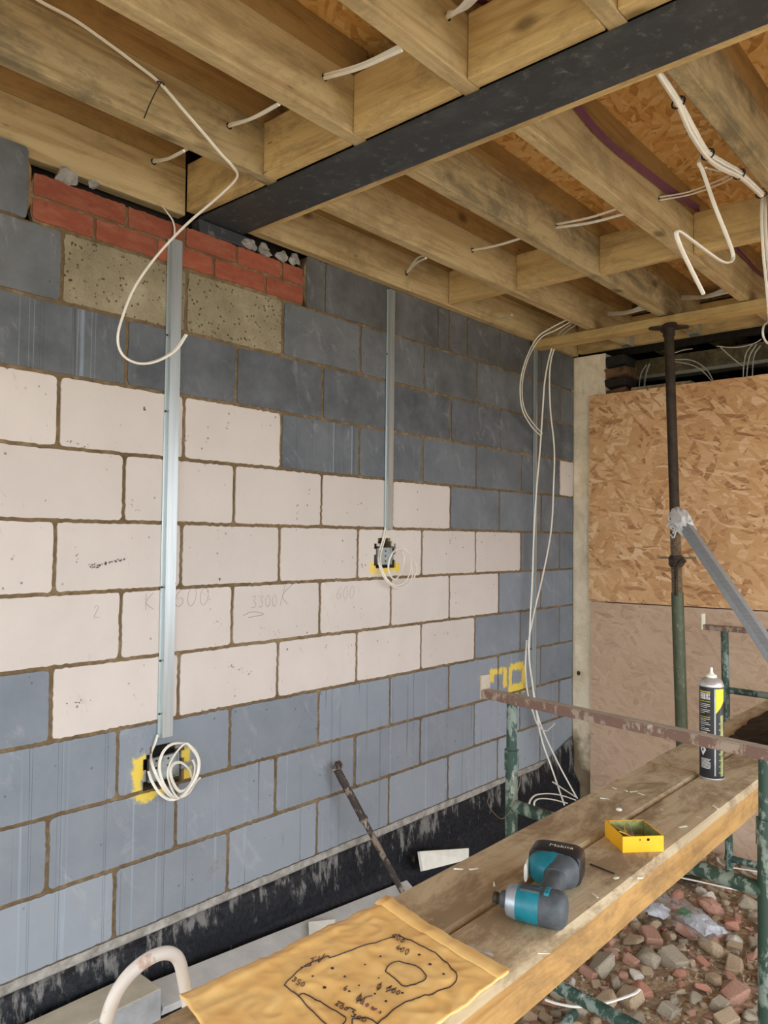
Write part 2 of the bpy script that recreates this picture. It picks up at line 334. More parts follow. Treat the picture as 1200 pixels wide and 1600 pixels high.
# ------------------------------------------------------------------ the block wall
BED, BW = .225, .45
WEND = 3.325
HOLES = [(.325, .475, .450, .565, [(.355, .425, .60)]), (1.462, 1.60, 1.165, 1.275, [(1.482, 1.565, 1.31)])]
def in_hole(x, z):
    for hx0, hx1, hz0, hz1, ex in HOLES:
        j = .006*mnoise.noise((x*60, z*60, 3))
        if hx0+j < x < hx1+j and hz0+j < z < hz1+j: return True
        for ex0, ex1, ez1 in ex:
            t = (z-hz1)/(ez1-hz1)
            if 0 <= t < 1 and ex0-.01*(1-t)+j < x < ex1+.03*(1-t)+j: return True
    return False
def wall_mats():
    out = []
    # 0 mortar
    n = N('brown_mortar'); v = n.coord(rand=False); f = n.noise(v, 26, 7, .7); g = n.noise(v, 3, 3)
    col = n.ramp(n.math('ADD', n.math('MULTIPLY', f, .6), n.math('MULTIPLY', g, .4)), [(.36, lin(92, 76, 52)), (.52, lin(122, 102, 74)), (.66, lin(156, 136, 106))])
    n.bump(f, .7, .006); out.append(n.out(col, .95))
    def spots(n, v):
        c = n.voro(v, 34); d = n.ramp(c.outputs['Distance'], [(.10, 1.), (.17, 0.)])
        gate = n.ramp(n.noise(v, 4.1, 4), [(.52, 0.), (.58, 1.)]); cs = n.nd('ShaderNodeSeparateColor', {0: c.outputs['Color']})
        return n.math('MULTIPLY', n.math('MULTIPLY', d, gate), n.math('GREATER_THAN', cs.outputs[0], .45))
    def yellow(n, col, amt=1.):
        s = n.nd('ShaderNodeSeparateXYZ', {0: n.tc.outputs['Object']}); X, Z = s.outputs[0], s.outputs[2]
        w = n.noise(n.coord(rand=False), 18, 5, .7); wz = n.math('MULTIPLY', n.math('SUBTRACT', w, .5), .075)
        def blot(cx, cz, hx, hz):
            dx = n.math('SUBTRACT', n.math('ABSOLUTE', n.math('SUBTRACT', X, cx)), hx)
            dz = n.math('SUBTRACT', n.math('ABSOLUTE', n.math('SUBTRACT', Z, cz)), hz)
            return n.math('MAXIMUM', dx, dz)
        rs = [blot(*q) for q in ((.302, .505, .012, .055), (.345, .436, .045, .006), (.489, .540, .006, .014), (.490, .470, .006, .012), (1.448, 1.178, .012, .014), (1.51, 1.158, .04, .002), (1.60, 1.172, .022, .012),
              (2.452, .585, .05, .008), (2.545, .545, .008, .045), (2.595, .535, .008, .05), (2.665, .590, .06, .012), (2.735, .53, .008, .05), (2.66, .468, .075, .018), (2.41, .565, .008, .02))]
        m = rs[0]
        for r in rs[1:]: m = n.math('MINIMUM', m, r)
        m = n.ramp(n.math('ADD', m, wz), [(.004, .95), (.014, 0.)])
        return n.mix(m, col, lin(238, 210, 84))
    # 1 grey dense block
    n = N('grey_block'); v = n.coord(rand=False)
    at_ = n.nd('ShaderNodeAttribute', attribute_name='tint'); tint = at_.outputs['Color']
    f = n.noise(v, 5, 6, .65); f2 = n.noise(v, 90, 4, .7)
    col = n.mix(n.ramp(f, [(.35, 0.), (.7, .5)]), tint, n.mix(.5, tint, lin(170, 176, 182)))
    gr = n.noise(n.coord((46, 46, .35), rand=False), 1., 1, .3); gm = n.math('MULTIPLY', n.ramp(gr, [(.635, 0.), (.65, .7), (.68, 0.)]), at_.outputs['Alpha'])
    col = n.mix(gm, col, lin(62, 70, 82))
    gl = n.math('MULTIPLY', n.ramp(n.noise(n.coord((30, 30, .3), rand=False), 1., 1), [(.64, 0.), (.67, .4), (.70, 0.)]), at_.outputs['Alpha']); col = n.mix(gl, col, lin(170, 186, 204))
    sl = n.ramp(n.noise(n.coord((4, 4, 2.), (0, .5, 0), rand=False), 2.2, 6, .72, 1.2), [(.57, 0.), (.76, .38)]); col = n.mix(sl, col, lin(184, 186, 188))
    edge = n.ramp(n.noise(v, 2.6, 7, .8), [(.62, 0.), (.70, .35)]); col = n.mix(edge, col, lin(120, 108, 86))
    sp_ = spots(n, v); col = n.mix(n.math('MULTIPLY', sp_, .6), col, lin(70, 74, 80))
    col = yellow(n, col)
    n.bump(n.math('ADD', n.math('MULTIPLY', f2, .5), n.math('MULTIPLY', gm, -1.5)), .35, .004); out.append(n.out(col, .78))
    # 2 white aerated block
    n = N('white_block'); v = n.coord(rand=False)
    tint = n.nd('ShaderNodeAttribute', attribute_name='tint').outputs['Color']
    f = n.noise(v, 4, 5); f2 = n.noise(v, 120, 4)
    col = n.mix(n.ramp(f, [(.35, 0.), (.7, .3)]), tint, lin(186, 178, 172))
    scr = n.ramp(n.noise(n.coord((10, 10, 3.), (0, .35, 0), rand=False), 2.6, 7, .8, 1.), [(.62, 0.), (.70, .5)]); col = n.mix(scr, col, lin(152, 132, 106))
    sp_ = spots(n, v); col = n.mix(n.math('MULTIPLY', sp_, .75), col, lin(104, 104, 108))
    col = yellow(n, col)
    n.bump(n.math('ADD', n.math('MULTIPLY', f2, .4), n.math('MULTIPLY', sp_, -2.)), .3, .004); out.append(n.out(col, .82))
    # 3 rough concrete block
    n = N('rough_concrete_block'); v = n.coord(rand=False); f = n.noise(v, 6, 6, .7); p = n.voro(v, 60); pm = n.ramp(p.outputs['Distance'], [(.16, 1.), (.26, 0.)])
    gate = n.ramp(n.noise(v, 9, 4, .7), [(.44, 0.), (.56, 1.)]); pm = n.math('MULTIPLY', pm, gate)
    col = n.ramp(f, [(.3, lin(124, 116, 92)), (.55, lin(152, 142, 116)), (.75, lin(178, 170, 146))]); col = n.mix(n.math('MULTIPLY', pm, .85), col, lin(60, 54, 42))
    n.bump(n.math('ADD', n.noise(v, 80, 4), n.math('MULTIPLY', pm, -1.6)), .8, .006); out.append(n.out(col, .92))
    # 4 red brick
    n = N('red_brick'); v = n.coord((1, 1, 1), rand=False); tint = n.nd('ShaderNodeAttribute', attribute_name='tint').outputs['Color']
    f = n.noise(n.coord((.5, 1, 1.4), rand=False), 14, 7, .7); col = n.mix(n.ramp(f, [(.45, 0.), (.78, .6)]), tint, lin(182, 124, 96)); col = n.mix(n.ramp(n.noise(v, 30, 4), [(.6, 0.), (.7, .5)]), col, lin(104, 48, 34))
    n.bump(f, .4, .005); out.append(n.out(col, .85))
    # 5 slurry strip
    n = N('cement_slurry'); v = n.coord(rand=False); f = n.noise(v, 14, 6, .7); col = n.ramp(f, [(.35, lin(122, 118, 110)), (.6, lin(176, 172, 164)), (.75, lin(196, 192, 184))]); n.bump(f, .6, .006); out.append(n.out(col, .92))
    return out
bm = B(); cl = bm.loops.layers.float_color.new('tint')
def grid_slab(x0, x1, z0, z1, y, depth, mat, tint, jit=.0024, step=.0125, groove=0.):
    nx = max(1, int(round((x1-x0)/step))); nz = max(1, int(round((z1-z0)/step)))
    cells = {}
    def V(i, k):
        if (i, k) in cells: return cells[(i, k)]
        x = x0+(x1-x0)*i/nx; z = z0+(z1-z0)*k/nz
        e = (i in (0, nx)) + (k in (0, nz))
        j = jit
        if i in (0, nx): x += j*(.9*mnoise.noise((z*16, x*9, y*50+1))+1.7*mnoise.noise((z*75, x*9, 2)))
        if k in (0, nz): z += j*(.9*mnoise.noise((x*16, z*9, 7.3))+1.7*mnoise.noise((x*75, z*9, 3)))
        if e == 2: x += (x0+x1-2*x)*.008; z += (z0+z1-2*z)*.012
        cells[(i, k)] = bm.verts.new((x, y+.0006*mnoise.noise((x*12, z*12, 0)), z)); return cells[(i, k)]
    fs = []
    for i in range(nx):
        for k in range(nz):
            cx = x0+(x1-x0)*(i+.5)/nx; cz = z0+(z1-z0)*(k+.5)/nz
            if in_hole(cx, cz): continue
            fs.append(bm.faces.new((V(i, k), V(i+1, k), V(i+1, k+1), V(i, k+1))))
    be = [e for e in {e for f in fs for e in f.edges} if len(e.link_faces) == 1]
    bv = {}
    side = []
    for e in be:
        a, b = e.verts
        for q in (a, b):
            if q not in bv: bv[q] = bm.verts.new(q.co+Vector((0, depth, 0)))
        side.append(bm.faces.new((a, b, bv[b], bv[a])))
    for f in fs+side:
        f.material_index = mat
        for l in f.loops: l[cl] = (*tint, groove)
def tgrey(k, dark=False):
    base = {0: (142, 150, 158), 1: (136, 144, 154), 2: (128, 137, 148), 3: (120, 129, 140), 4: (118, 127, 138), 5: (112, 120, 130), 6: (102, 109, 117), 7: (94, 101, 108), 8: (78, 83, 88), 9: (86, 90, 92), 10: (80, 80, 78)}[k]  # upper courses darker: real block tone plus light falloff put into the tint
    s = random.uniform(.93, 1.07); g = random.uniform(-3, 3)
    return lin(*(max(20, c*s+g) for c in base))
def twhite(): s = random.uniform(.965, 1.02); return lin(214*s, 206*s, 200*s)
def kind(k, i, half):
    u = i + (.5 if half else 0)          # left edge of the block in block widths
    if k == 9: return 3 if u in (0, 1) else 1
    if k == 7: return 2 if (u < 2 or u >= 7) else 1
    if k == 6: return 2 if u < 4.4 else 1
    if k == 5: return 2 if u < 6 - .1 else 1
    if k == 4: return 2 if u < 5.4 else 1
    if k == 3: return 2 if 0 <= u < 5 else 1
    return 1
for k in range(0, 10):
    half = k % 2 == 0
    for i in range(-5, 9):
        x0 = (i+(.5 if half else 0))*BW; x1 = x0+BW
        x0 += .0062; x1 -= .0062
        if x0 > WEND-.03 or x1 < -2.0: continue
        x1 = min(x1, WEND-.004)
        z0 = k*BED+.006; z1 = (k+1)*BED-.006
        t = kind(k, i, half)
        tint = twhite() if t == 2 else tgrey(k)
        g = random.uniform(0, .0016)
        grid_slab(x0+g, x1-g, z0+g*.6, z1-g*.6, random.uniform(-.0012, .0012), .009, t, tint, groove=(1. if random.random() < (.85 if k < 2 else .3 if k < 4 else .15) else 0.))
# top course: grey blocks beside two courses of red brick
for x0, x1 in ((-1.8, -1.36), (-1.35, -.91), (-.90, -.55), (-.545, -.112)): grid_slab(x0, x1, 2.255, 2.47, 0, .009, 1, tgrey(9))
for k in range(2):
    xs = [[-.10, .103, .328, .563, .808, 1.008], [-.10, .215, .44, .667, .89, 1.008]][k]
    for a, b in zip(xs[:-1], xs[1:]):
        c = random.uniform(.9, 1.08); grid_slab(a+.006, b-.006, 2.252+.0765*k+.006, 2.252+.0765*(k+1)-.004, random.uniform(-.001, .001), .009, 4, lin(144*c, 76*c, 54*c), step=.012)
xs = [1.02, 1.13, 1.575, 1.91, 2.0, 2.16, 2.47, 2.92, WEND]
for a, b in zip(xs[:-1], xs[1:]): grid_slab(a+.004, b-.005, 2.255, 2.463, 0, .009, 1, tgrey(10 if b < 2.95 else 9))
grid_slab(-2.2, WEND+.001, .0, 2.25, .004, .05, 0, (1, 1, 1), jit=.0, step=.03)
grid_slab(-2.2, -.10, 2.25, 2.462, .004, .05, 0, (1, 1, 1), jit=0, step=.05)
grid_slab(-.10, 1.01, 2.25, 2.398, .004, .02, 0, (1, 1, 1), jit=0, step=.03)
grid_slab(1.01, WEND, 2.25, 2.462, .004, .05, 0, (1, 1, 1), jit=0, step=.05)
grid_slab(-2.2, WEND, -.034, .003, -.004, .03, 5, (1, 1, 1), jit=.002, step=.02)
box(bm, (-2.2, .055, -.5), (WEND, .10, 2.40), 6)
box(bm, (-2.2, .11, -.5), (3.60, .16, 2.744), 6)  # outer leaf coloured dark to put shade into the gap above the bricks
for f in bm.faces:
    pass
wall = obj('wall_left', bm, wall_mats()+[M['dark_void']], recalc=True); tag(wall, kind='structure')

# pencil figures on the white blocks
GL = {'K': [[(0, 0), (0, 1)], [(.6, 1), (0, .45), (.65, 0)]], '6': [[(.6, .95), (.15, .6), (.05, .2), (.3, 0), (.6, .15), (.55, .4), (.15, .4)]],
 '0': [[(.3, 1), (.02, .6), (.1, .1), (.4, 0), (.62, .4), (.5, .9), (.3, 1)]], '3': [[(.05, .95), (.55, .95), (.3, .6), (.6, .35), (.3, 0), (.02, .1)]],
 '2': [[(.05, .8), (.3, 1), (.55, .8), (.05, .05), (.65, .0)]], '5': [[(.6, 1), (.12, 1), (.1, .55), (.5, .55), (.58, .2), (.3, 0), (.02, .08)]],
 '4': [[(.45, 1), (.02, .35), (.65, .35)], [(.45, .7), (.42, 0)]], 'T': [[(0, 1), (.7, 1)], [(.35, 1), (.35, 0)]], 'V': [[(0, 1), (.3, 0), (.65, 1)]],
 'a': [[(.5, .55), (.1, .5), (.05, .1), (.4, .05), (.5, .55), (.55, 0)]], 'r': [[(.1, .6), (.1, 0)], [(.1, .45), (.45, .6)]], 'd': [[(.5, .3), (.1, .45), (.1, .05), (.5, .1)], [(.5, 1), (.52, 0)]],
 'o': [[(.25, .55), (.02, .3), (.25, 0), (.5, .3), (.25, .55)]], 'e': [[(.05, .3), (.5, .32), (.3, .6), (.05, .3), (.2, 0), (.5, .1)]], 's': [[(.45, .55), (.1, .45), (.45, .2), (.05, .02)]],
 'i': [[(.2, .55), (.2, 0)]], 'l': [[(.2, 1), (.2, 0)]], 'f': [[(.5, 1), (.25, .9), (.25, 0)], [(.05, .55), (.5, .55)]], 't': [[(.25, .9), (.25, 0), (.45, .05)], [(.05, .6), (.5, .6)]], 'O': [[(.3, 1), (.02, .6), (.1, .1), (.4, 0), (.62, .4), (.5, .9), (.3, 1)], [(.35, 1.25), (.3, -.25)]], '-': [[(0, .4), (.8, .4)]], '.': [[(.1, .05), (.14, .1)]]}
def write(bm, s, org, ex, ey, w, r=.0006, place=None):
    x = 0
    for ch in s:
        for st in GL.get(ch, []):
            pts = [Vector(org)+ex*(x+a*w)+ey*(b*w*1.25) for a, b in st]
            if place: pts = [place(p) for p in pts]
            tube(bm, pts, r, 4, 4 if len(pts) > 2 else 0)
        x += w*.95 if ch != ' ' else w*.6
X, Yv, Z = Vector((1, 0, 0)), Vector((0, 1, 0)), Vector((0, 0, 1))
bm = B()
for s, px, py, w, sl in (('K', 228, 953, .045, 0), ('600', 272, 948, .055, .1), ('3300', 393, 950, .036, .0), ('K', 438, 946, .065, .3), ('.600', 515, 937, .042, .1), ('2', 146, 965, .03, 0)):
    p = at(px, py, 'y', -.0026); write(bm, s, p, X, Z+X*sl, w)
for pts in ([(380, 962), (395, 956), (412, 960), (388, 965)],): tube(bm, ats(pts, 'y', -.0026), .0009, 4)
obj('pencil_figures', bm, M['pencil'], wall)

# dark scuffs and chips knocked into the faces
M['scuff'] = simple('dark_scuff', lin(112, 106, 104), .9, var=.3)
rnd = random.Random(9); bm = B()
def chip(px, py, s):
    p = at(px, py, 'y', -.0022); n_ = rnd.randint(5, 8); vs = [bm.verts.new(p+Vector((s*rnd.uniform(.5, 1)*math.cos(a), 0, s*rnd.uniform(.4, .9)*math.sin(a)))) for a in [i*2*math.pi/n_ for i in range(n_)]]
    bm.faces.new(vs)
for x0, y0, x1, y1, k, sp, s_ in ((138, 888, 198, 872, 30, 3, .006), (132, 885, 150, 882, 8, 3, .004), (116, 848, 122, 880, 9, 3, .0035), (355, 1040, 396, 1052, 22, 5, .004), (390, 975, 440, 992, 14, 8, .003), (105, 1098, 142, 1097, 10, 4, .0035), (190, 690+85, 225, 808, 10, 4, .003),
      (670, 988, 715, 990, 20, 6, .0035), (225, 638, 226, 642, 3, 2, .007), (353, 664, 356, 670, 4, 3, .006), (340, 904, 345, 906, 2, 2, .006), (188, 660, 188, 668, 3, 1, .003), (550, 945, 600, 970, 16, 9, .003), (320, 925, 352, 985, 12, 8, .003), (750, 870, 800, 880, 10, 6, .003), (448, 1012, 450, 1016, 3, 1, .006), (105, 690, 145, 698, 12, 3, .0035)):
    for i in range(k):
        t = rnd.random(); chip(x0+(x1-x0)*t+rnd.gauss(0, sp*.5), y0+(y1-y0)*t+rnd.gauss(0, sp*.5), s_*rnd.uniform(.3, 1))
obj('scuff_marks', bm, M['scuff'], wall, recalc=False)

# ------------------------------------------------------------------ membrane, pier, end wall, floor, deck
bm = B(); nx = 170; rows = 14; grid = []
for i in range(nx+1):
    x = -2.0+(WEND-.02+2.0)*i/nx; col_ = []
    for k in range(rows+1):
        t = k/rows
        z = -.026-.40*t
        y = -.008-.012*min(1, t*5)-.010*mnoise.noise((x*2.3, t*3, 0))*t*2
        if t > .55: y -= .030+.012*mnoise.noise((x*1.7, 4, 0))
        elif t > .48: y -= .02
        z += .010*mnoise.noise((x*2.1, 9, t*2))*(1 if k else .5)
        if x > 2.9 and t < .6: z += (x-2.9)*.28*(1-t)
        col_.append(bm.verts.new((x, min(y, -.006), z)))
    grid.append(col_)
for i in range(nx):
    for k in range(rows): bm.faces.new((grid[i][k], grid[i+1][k], grid[i+1][k+1], grid[i][k+1]))
r = bmesh.ops.solidify(bm, geom=bm.faces[:], thickness=.002)
obj('damp_proof_membrane', bm, M['dpm'], smooth=True); tag(bpy.data.objects['damp_proof_membrane'], 'black plastic membrane smeared with slurry along the foot of the block wall', 'membrane')

# end wall: plaster pier, the opening above the boards, brick nib in its corner
bm = B()
def rough_panel(bm, y0, y1, z0, z1, x, mat, amp=.007, step=.018):
    ny = int((y1-y0)/step)+1; nz = int((z1-z0)/step)+1; g = []
    for i in range(ny+1):
        row = []
        for k in range(nz+1):
            y = y0+(y1-y0)*i/ny; z = z0+(z1-z0)*k/nz
            row.append(bm.verts.new((x-amp*mnoise.noise((y*9, z*5, 1))-amp*.6*mnoise.noise((y*30, z*22, 5)), y+(0 if 0 < i else .004*mnoise.noise((z*14, 1, 1))), z)))
        g.append(row)
    for i in range(ny):
        for k in range(nz): bm.faces.new((g[i][k], g[i][k+1], g[i+1][k+1], g[i+1][k])).material_index = mat
rough_panel(bm, -.16, -.0, -.45, 2.462, 3.327, 0)
rough_panel(bm, -.212, -.16, 2.16, 2.462, 3.327, 0)
box(bm, (3.335, -.21, -.45), (3.60, .06, 2.46), 0)
box(bm, (3.345, -4.6, -.45), (3.58, -.20, 2.15), 1)           # masonry behind the boards
box(bm, (3.335, -4.6, 2.15), (3.58, -1.75, 2.46), 1)
obj('wall_back', bm, [M['plaster'], M['st_pink']]); tag(bpy.data.objects['wall_back'], kind='structure')
for q_, r_, nm in (((927, 1060), .016, 'old_pipe_hole'), ((904, 1052), .012, 'plaster_chip')):
    p = at(*q_, 'x', 3.308); bm = B(); lathe(bm, [(r_*.6, -.004), (r_, 0), (r_*.9, .004), (r_*.2, .006)], n=14)
    for v in bm.verts: v.co = Vector((-v.co.z, v.co.x*(1+.3*mnoise.noise(v.co*90)), v.co.y*(1.1+.4*mnoise.noise(v.co*120))))
    bmesh.ops.translate(bm, verts=bm.verts, vec=p); obj(nm, bm, M['rust_dark'], bpy.data.objects['wall_back'])
bm = B()                                                       # broken brick nib in the opening corner
for k in range(4):
    z = 2.175+.068*k
    box(bm, (3.325+random.uniform(-.01, .01), -.335+random.uniform(-.015, .015), z), (3.50, -.205, z+.058), k % 2, .006, .012)
M['nib'] = simple('sooty_brown_brick', lin(112, 82, 56), .95, var=.4, sc=22, bump=.8)
obj('broken_brick_nib', bm, [M['nib'], M['dark_void']]); tag(bpy.data.objects['broken_brick_nib'], 'broken brown brick nib left in the corner above the OSB sheet', 'brickwork')
# dark room beyond the opening
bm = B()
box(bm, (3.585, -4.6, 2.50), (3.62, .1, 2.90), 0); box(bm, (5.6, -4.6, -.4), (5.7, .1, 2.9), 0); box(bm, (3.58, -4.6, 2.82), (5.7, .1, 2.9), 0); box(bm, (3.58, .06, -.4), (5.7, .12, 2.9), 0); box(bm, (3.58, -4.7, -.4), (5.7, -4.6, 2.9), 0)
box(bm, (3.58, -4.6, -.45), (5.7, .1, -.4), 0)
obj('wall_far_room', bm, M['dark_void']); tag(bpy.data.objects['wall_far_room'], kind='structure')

# floor and yard
bm = B(); nxx, nyy = 90, 80
g = [[bm.verts.new((x := -2.3+(5.62)*i/nxx, y := -3.6+3.7*k/nyy, -.385+.02*mnoise.noise((x*2.2, y*2.2, 0))+.012*mnoise.noise((x*9, y*9, 3))+(.05*max(0, 1-abs(y+.1)/.35) if x > .4 else 0))) for k in range(nyy+1)] for i in range(nxx+1)]
for i in range(nxx):
    for k in range(nyy): bm.faces.new((g[i][k], g[i+1][k], g[i+1][k+1], g[i][k+1]))
obj('floor', bm, M['soil'], smooth=True); tag(bpy.data.objects['floor'], kind='structure')
bm = B(); box(bm, (-26, -30, -.62), (3.33, 12, -.45))
obj('floor_yard', bm, M['garden']); tag(bpy.data.objects['floor_yard'], kind='structure')
bm = B(); box(bm, (-4.0, -3.65, 2.745), (3.64, .16, 2.763))
obj('ceiling', bm, M['osb_deck']); tag(bpy.data.objects['ceiling'], kind='structure')

for lo, hi, lb in (((-4.0, -3.65, 2.12), (3.33, -3.60, 2.744), 'added light-blocking board across the garden side of the roof, behind the camera'), ((-4.0, -3.59, 2.12), (-3.95, .1, 2.744), 'added light-blocking board across the open end of the roof, behind the camera')):
    bm = B(); box(bm, lo, hi, 0, .004); o = obj('light_blocker_board', bm, M['cross']); tag(o, lb, 'light blocker')  # unseen boards added at the roof edges to darken the upper wall

# OSB sheets closing the opening
def sheet(name, y0, y1, z0a, z0b, z1a, z1b, x, mat, label):
    bm = B(); pts = []
    ny = 40
    bot = [(y0+(y1-y0)*i/ny, z0a+(z0b-z0a)*i/ny+.002*mnoise.noise((i*.7, 1, 0))) for i in range(ny+1)]
    top = [(y0+(y1-y0)*i/ny, z1a+(z1b-z1a)*i/ny+.002*mnoise.noise((i*.7, 5, 0))) for i in range(ny+1)]
    prism(bm, bot+top[::-1], x-.018, x, axis='x')
    o = obj(name, bm, mat); tag(o, label, 'board', None); return o
sheet('osb_sheet', -2.56, -.125, .962, .935, 2.205, 2.200, 3.306, M['osb_top'], 'orange-brown OSB sheet with coarse flakes nailed over the upper opening')
sheet('osb_sheet', -2.56, -.137, -.42, -.42, .955, .928, 3.308, M['osb_low'], 'dusty greyish OSB sheet below the horizontal joint, standing on the rubble')

# ------------------------------------------------------------------ roof timbers
def timber(lo, hi, mat, name, parent=None, jit=.0):
    bm = B(); box(bm, lo, hi, 0, .003, jit); c = [(a+b)/2 for a, b in zip(lo, hi)]
    return obj(name, bm, mat, parent, origin=None)
JY = [-.40, -.80, -1.20, -1.60, -2.00, -2.40]
ordn = ['second', 'third', 'fourth', 'fifth', 'sixth', 'seventh']
def joist(x0, x1, y, z0, mat, label, group, holes_at=(), fir=True):
    r = empty('ceiling_joist', (0, 0, 0)); r.location = ((x0+x1)/2, y+.0235, z0); tag(r, label, 'joist', group)
    def loc(bm): bmesh.ops.translate(bm, verts=bm.verts, vec=-r.location)
    bm = B(); n = 28
    # slightly bowed, worn arrises
    pr = [(0, 0), (.047, 0), (.047, .172), (0, .172)]
    box(bm, (x0, y, z0), (x1, y+.047, z0+.172), 0, .004); loc(bm)
    obj('timber', bm, mat, r)
    if fir:
        bm = B(); box(bm, (x0, y+.004, z0+.173), (x1, y+.045, 2.744), 0, .002); loc(bm); obj('firring_strip', bm, M['firring'], r)
    for hx, hz in holes_at:
        bm = B(); c = Vector((hx, y-.0006, hz)); vs = [bm.verts.new(c+Vector((.011*math.cos(a), 0, .011*math.sin(a)))) for a in [i*math.pi/6 for i in range(12)]]; bm.faces.new(vs); loc(bm)
        obj('drilled_hole', bm, M['dark_void'], r)
    return r
# where cables pass through
def h(px, py, y): p = at(px, py, 'y', y); return (p.x, p.z)
GJ = 'roof joists between the block wall and the steel beam'
GR = 'roof joists between the steel beam and the end wall'
joist(-3.94, .46, .03, 2.455, M['joist'], 'first joist against the block wall above the red bricks, left of the steel', GJ, [h(240, 253, .03)])
LB = ['left of the steel, crossed by the loose white cable', 'left of the steel, stained near its end', 'left of the steel, at the top of the photo', 'left of the steel, outside the top edge', 'left of the steel, above the camera', 'left of the steel, the farthest out']
hl = {-.40: [h(358, 197, -.40)], -.80: [h(507, 121, -.80)], -1.20: [h(700, 26, -1.20)]}
for y, o_, lb in zip(JY, ordn, LB):
    joist(-3.94, .522, y, 2.470, M['joist'] if y != -.40 else M['joist_grey'], f'{o_} joist from block wall, {lb}', GJ, hl.get(y, []))
joist(.742, 3.318, -.036, 2.466, M['joist'], 'first joist against the block wall, right of the black steel beam', GR, [h(635, 427, -.036)])
RB = ['right of the steel', 'right of the steel, grey and mottled', 'right of the steel, beside the purple cables', 'right of the steel, along the cable bundle', 'right of the steel, outside the frame', 'right of the steel, the farthest out']
hr = {-.40: [h(738, 391, -.40)], -.80: [h(870, 353, -.80)], -1.20: [h(1030, 311, -1.20)]}
JR = [-.40, -.80, -1.20, -1.64, -2.00, -2.40]
for y, o_, lb in zip(JR, ordn, RB):
    j = joist(.742, 3.295, y, 2.470, M['joist_grey'] if y in (-.80, -1.64) else M['joist'], f'{o_} joist from block wall, {lb}', GR, hr.get(y, []))
    bm = B(); c = j.location
    box(bm, (3.22, y-.003, 2.4665), (3.294, y+.050, 2.4695)); box(bm, (3.255, y-.0035, 2.467), (3.294, y-.0005, 2.60)); box(bm, (3.255, y+.0475, 2.467), (3.294, y+.0505, 2.60))
    bmesh.ops.translate(bm, verts=bm.verts, vec=-c); obj('joist_hanger', bm, M['galv'], j)

# steel beam with its web, packed with timber
b = empty('steel_beam', (.61, -2, 2.46)); tag(b, 'black painted steel I-beam running out from the block wall overhead', 'beam')
bm = B(); pts = [(.516, 2.456), (.704, 2.456), (.704, 2.4685), (.616, 2.4685), (.616, 2.655), (.704, 2.655), (.704, 2.667), (.516, 2.667), (.516, 2.655), (.606, 2.655), (.606, 2.4685), (.516, 2.4685)]
prism(bm, [(p[0]-.61, p[1]-2.46) for p in pts], -1.58, 2.03, axis='y'); obj('flanges_and_web', bm, M['beam'], b)
yy = [.028, -.40+.047, -.40, -.80+.047, -.80, -1.2+.047, -1.2, -1.6+.047, -1.6, -2.0+.047, -2.0, -2.4+.047]
names = ['nearest the block wall', 'between second and third joists', 'between third and fourth joists', 'right of the fourth joist', 'between fifth and sixth joists', 'between sixth and seventh joists']
for i in range(6):
    a, c = yy[2*i+1], yy[2*i]
    bm = B(); box(bm, (.462, a+.001, 2.470), (.512, c-.001, 2.642), 0, .003, .001)
    o = obj('timber_packer', bm, M['cross'], origin=((.487, (a+c)/2, 2.47))); tag(o, 'yellow timber packer fixed along the black steel, '+names[i], 'packer', 'timber packers between the joists along the steel beam')
bm = B(); box(bm, (.706, -3.58, 2.462), (.740, .0, 2.640), 0, .003)
o = obj('timber_ledger', bm, M['cross'], origin=(.72, -2, 2.46)); tag(o, 'long timber ledger along the far side of the black steel beam', 'ledger')

# noggins
NG = [(-.037, -.353, 1.945, 2.475, 'between the first two joists, jutting beside the block wall'), (-.40, -.753, 1.99, 2.484, 'between the second and third joists, rough and grey'), (-.80, -1.153, 2.03, 2.484, 'between the third and fourth joists, warm with a long crack'), (-1.20, -1.593, 2.05, 2.484, 'between the fourth and fifth joists, pale and clean'), (-1.64, -1.953, 2.05, 2.484, 'between the fifth and sixth joists')]
for a, c, x, z, lb in NG:
    bm = B(); box(bm, (x, c+.001, z), (x+.047, a-.001, z+.165), 0, .003, .001)
    o = obj('timber_noggin', bm, M['cross'], origin=(x, (a+c)/2, z)); tag(o, 'short timber noggin '+lb, 'noggin', 'noggins between the roof joists')
bm = B(); box(bm, (3.299, -3.58, 2.478), (3.345, -.04, 2.65), 0, .003)
o = obj('timber_trimmer', bm, M['cross'], origin=(3.32, -2, 2.48)); tag(o, 'long timber trimmer across the joist ends above the opening', 'trimmer')
# header under the joists, carried by the prop
bm = B(); box(bm, (2.79, -3.2, 2.420), (2.89, -.012, 2.466), 0, .004)
o = obj('timber_header', bm, M['prop_timber'], origin=(2.84, -1.6, 2.42)); tag(o, 'flat timber header under the joists, carried by the steel prop', 'beam')
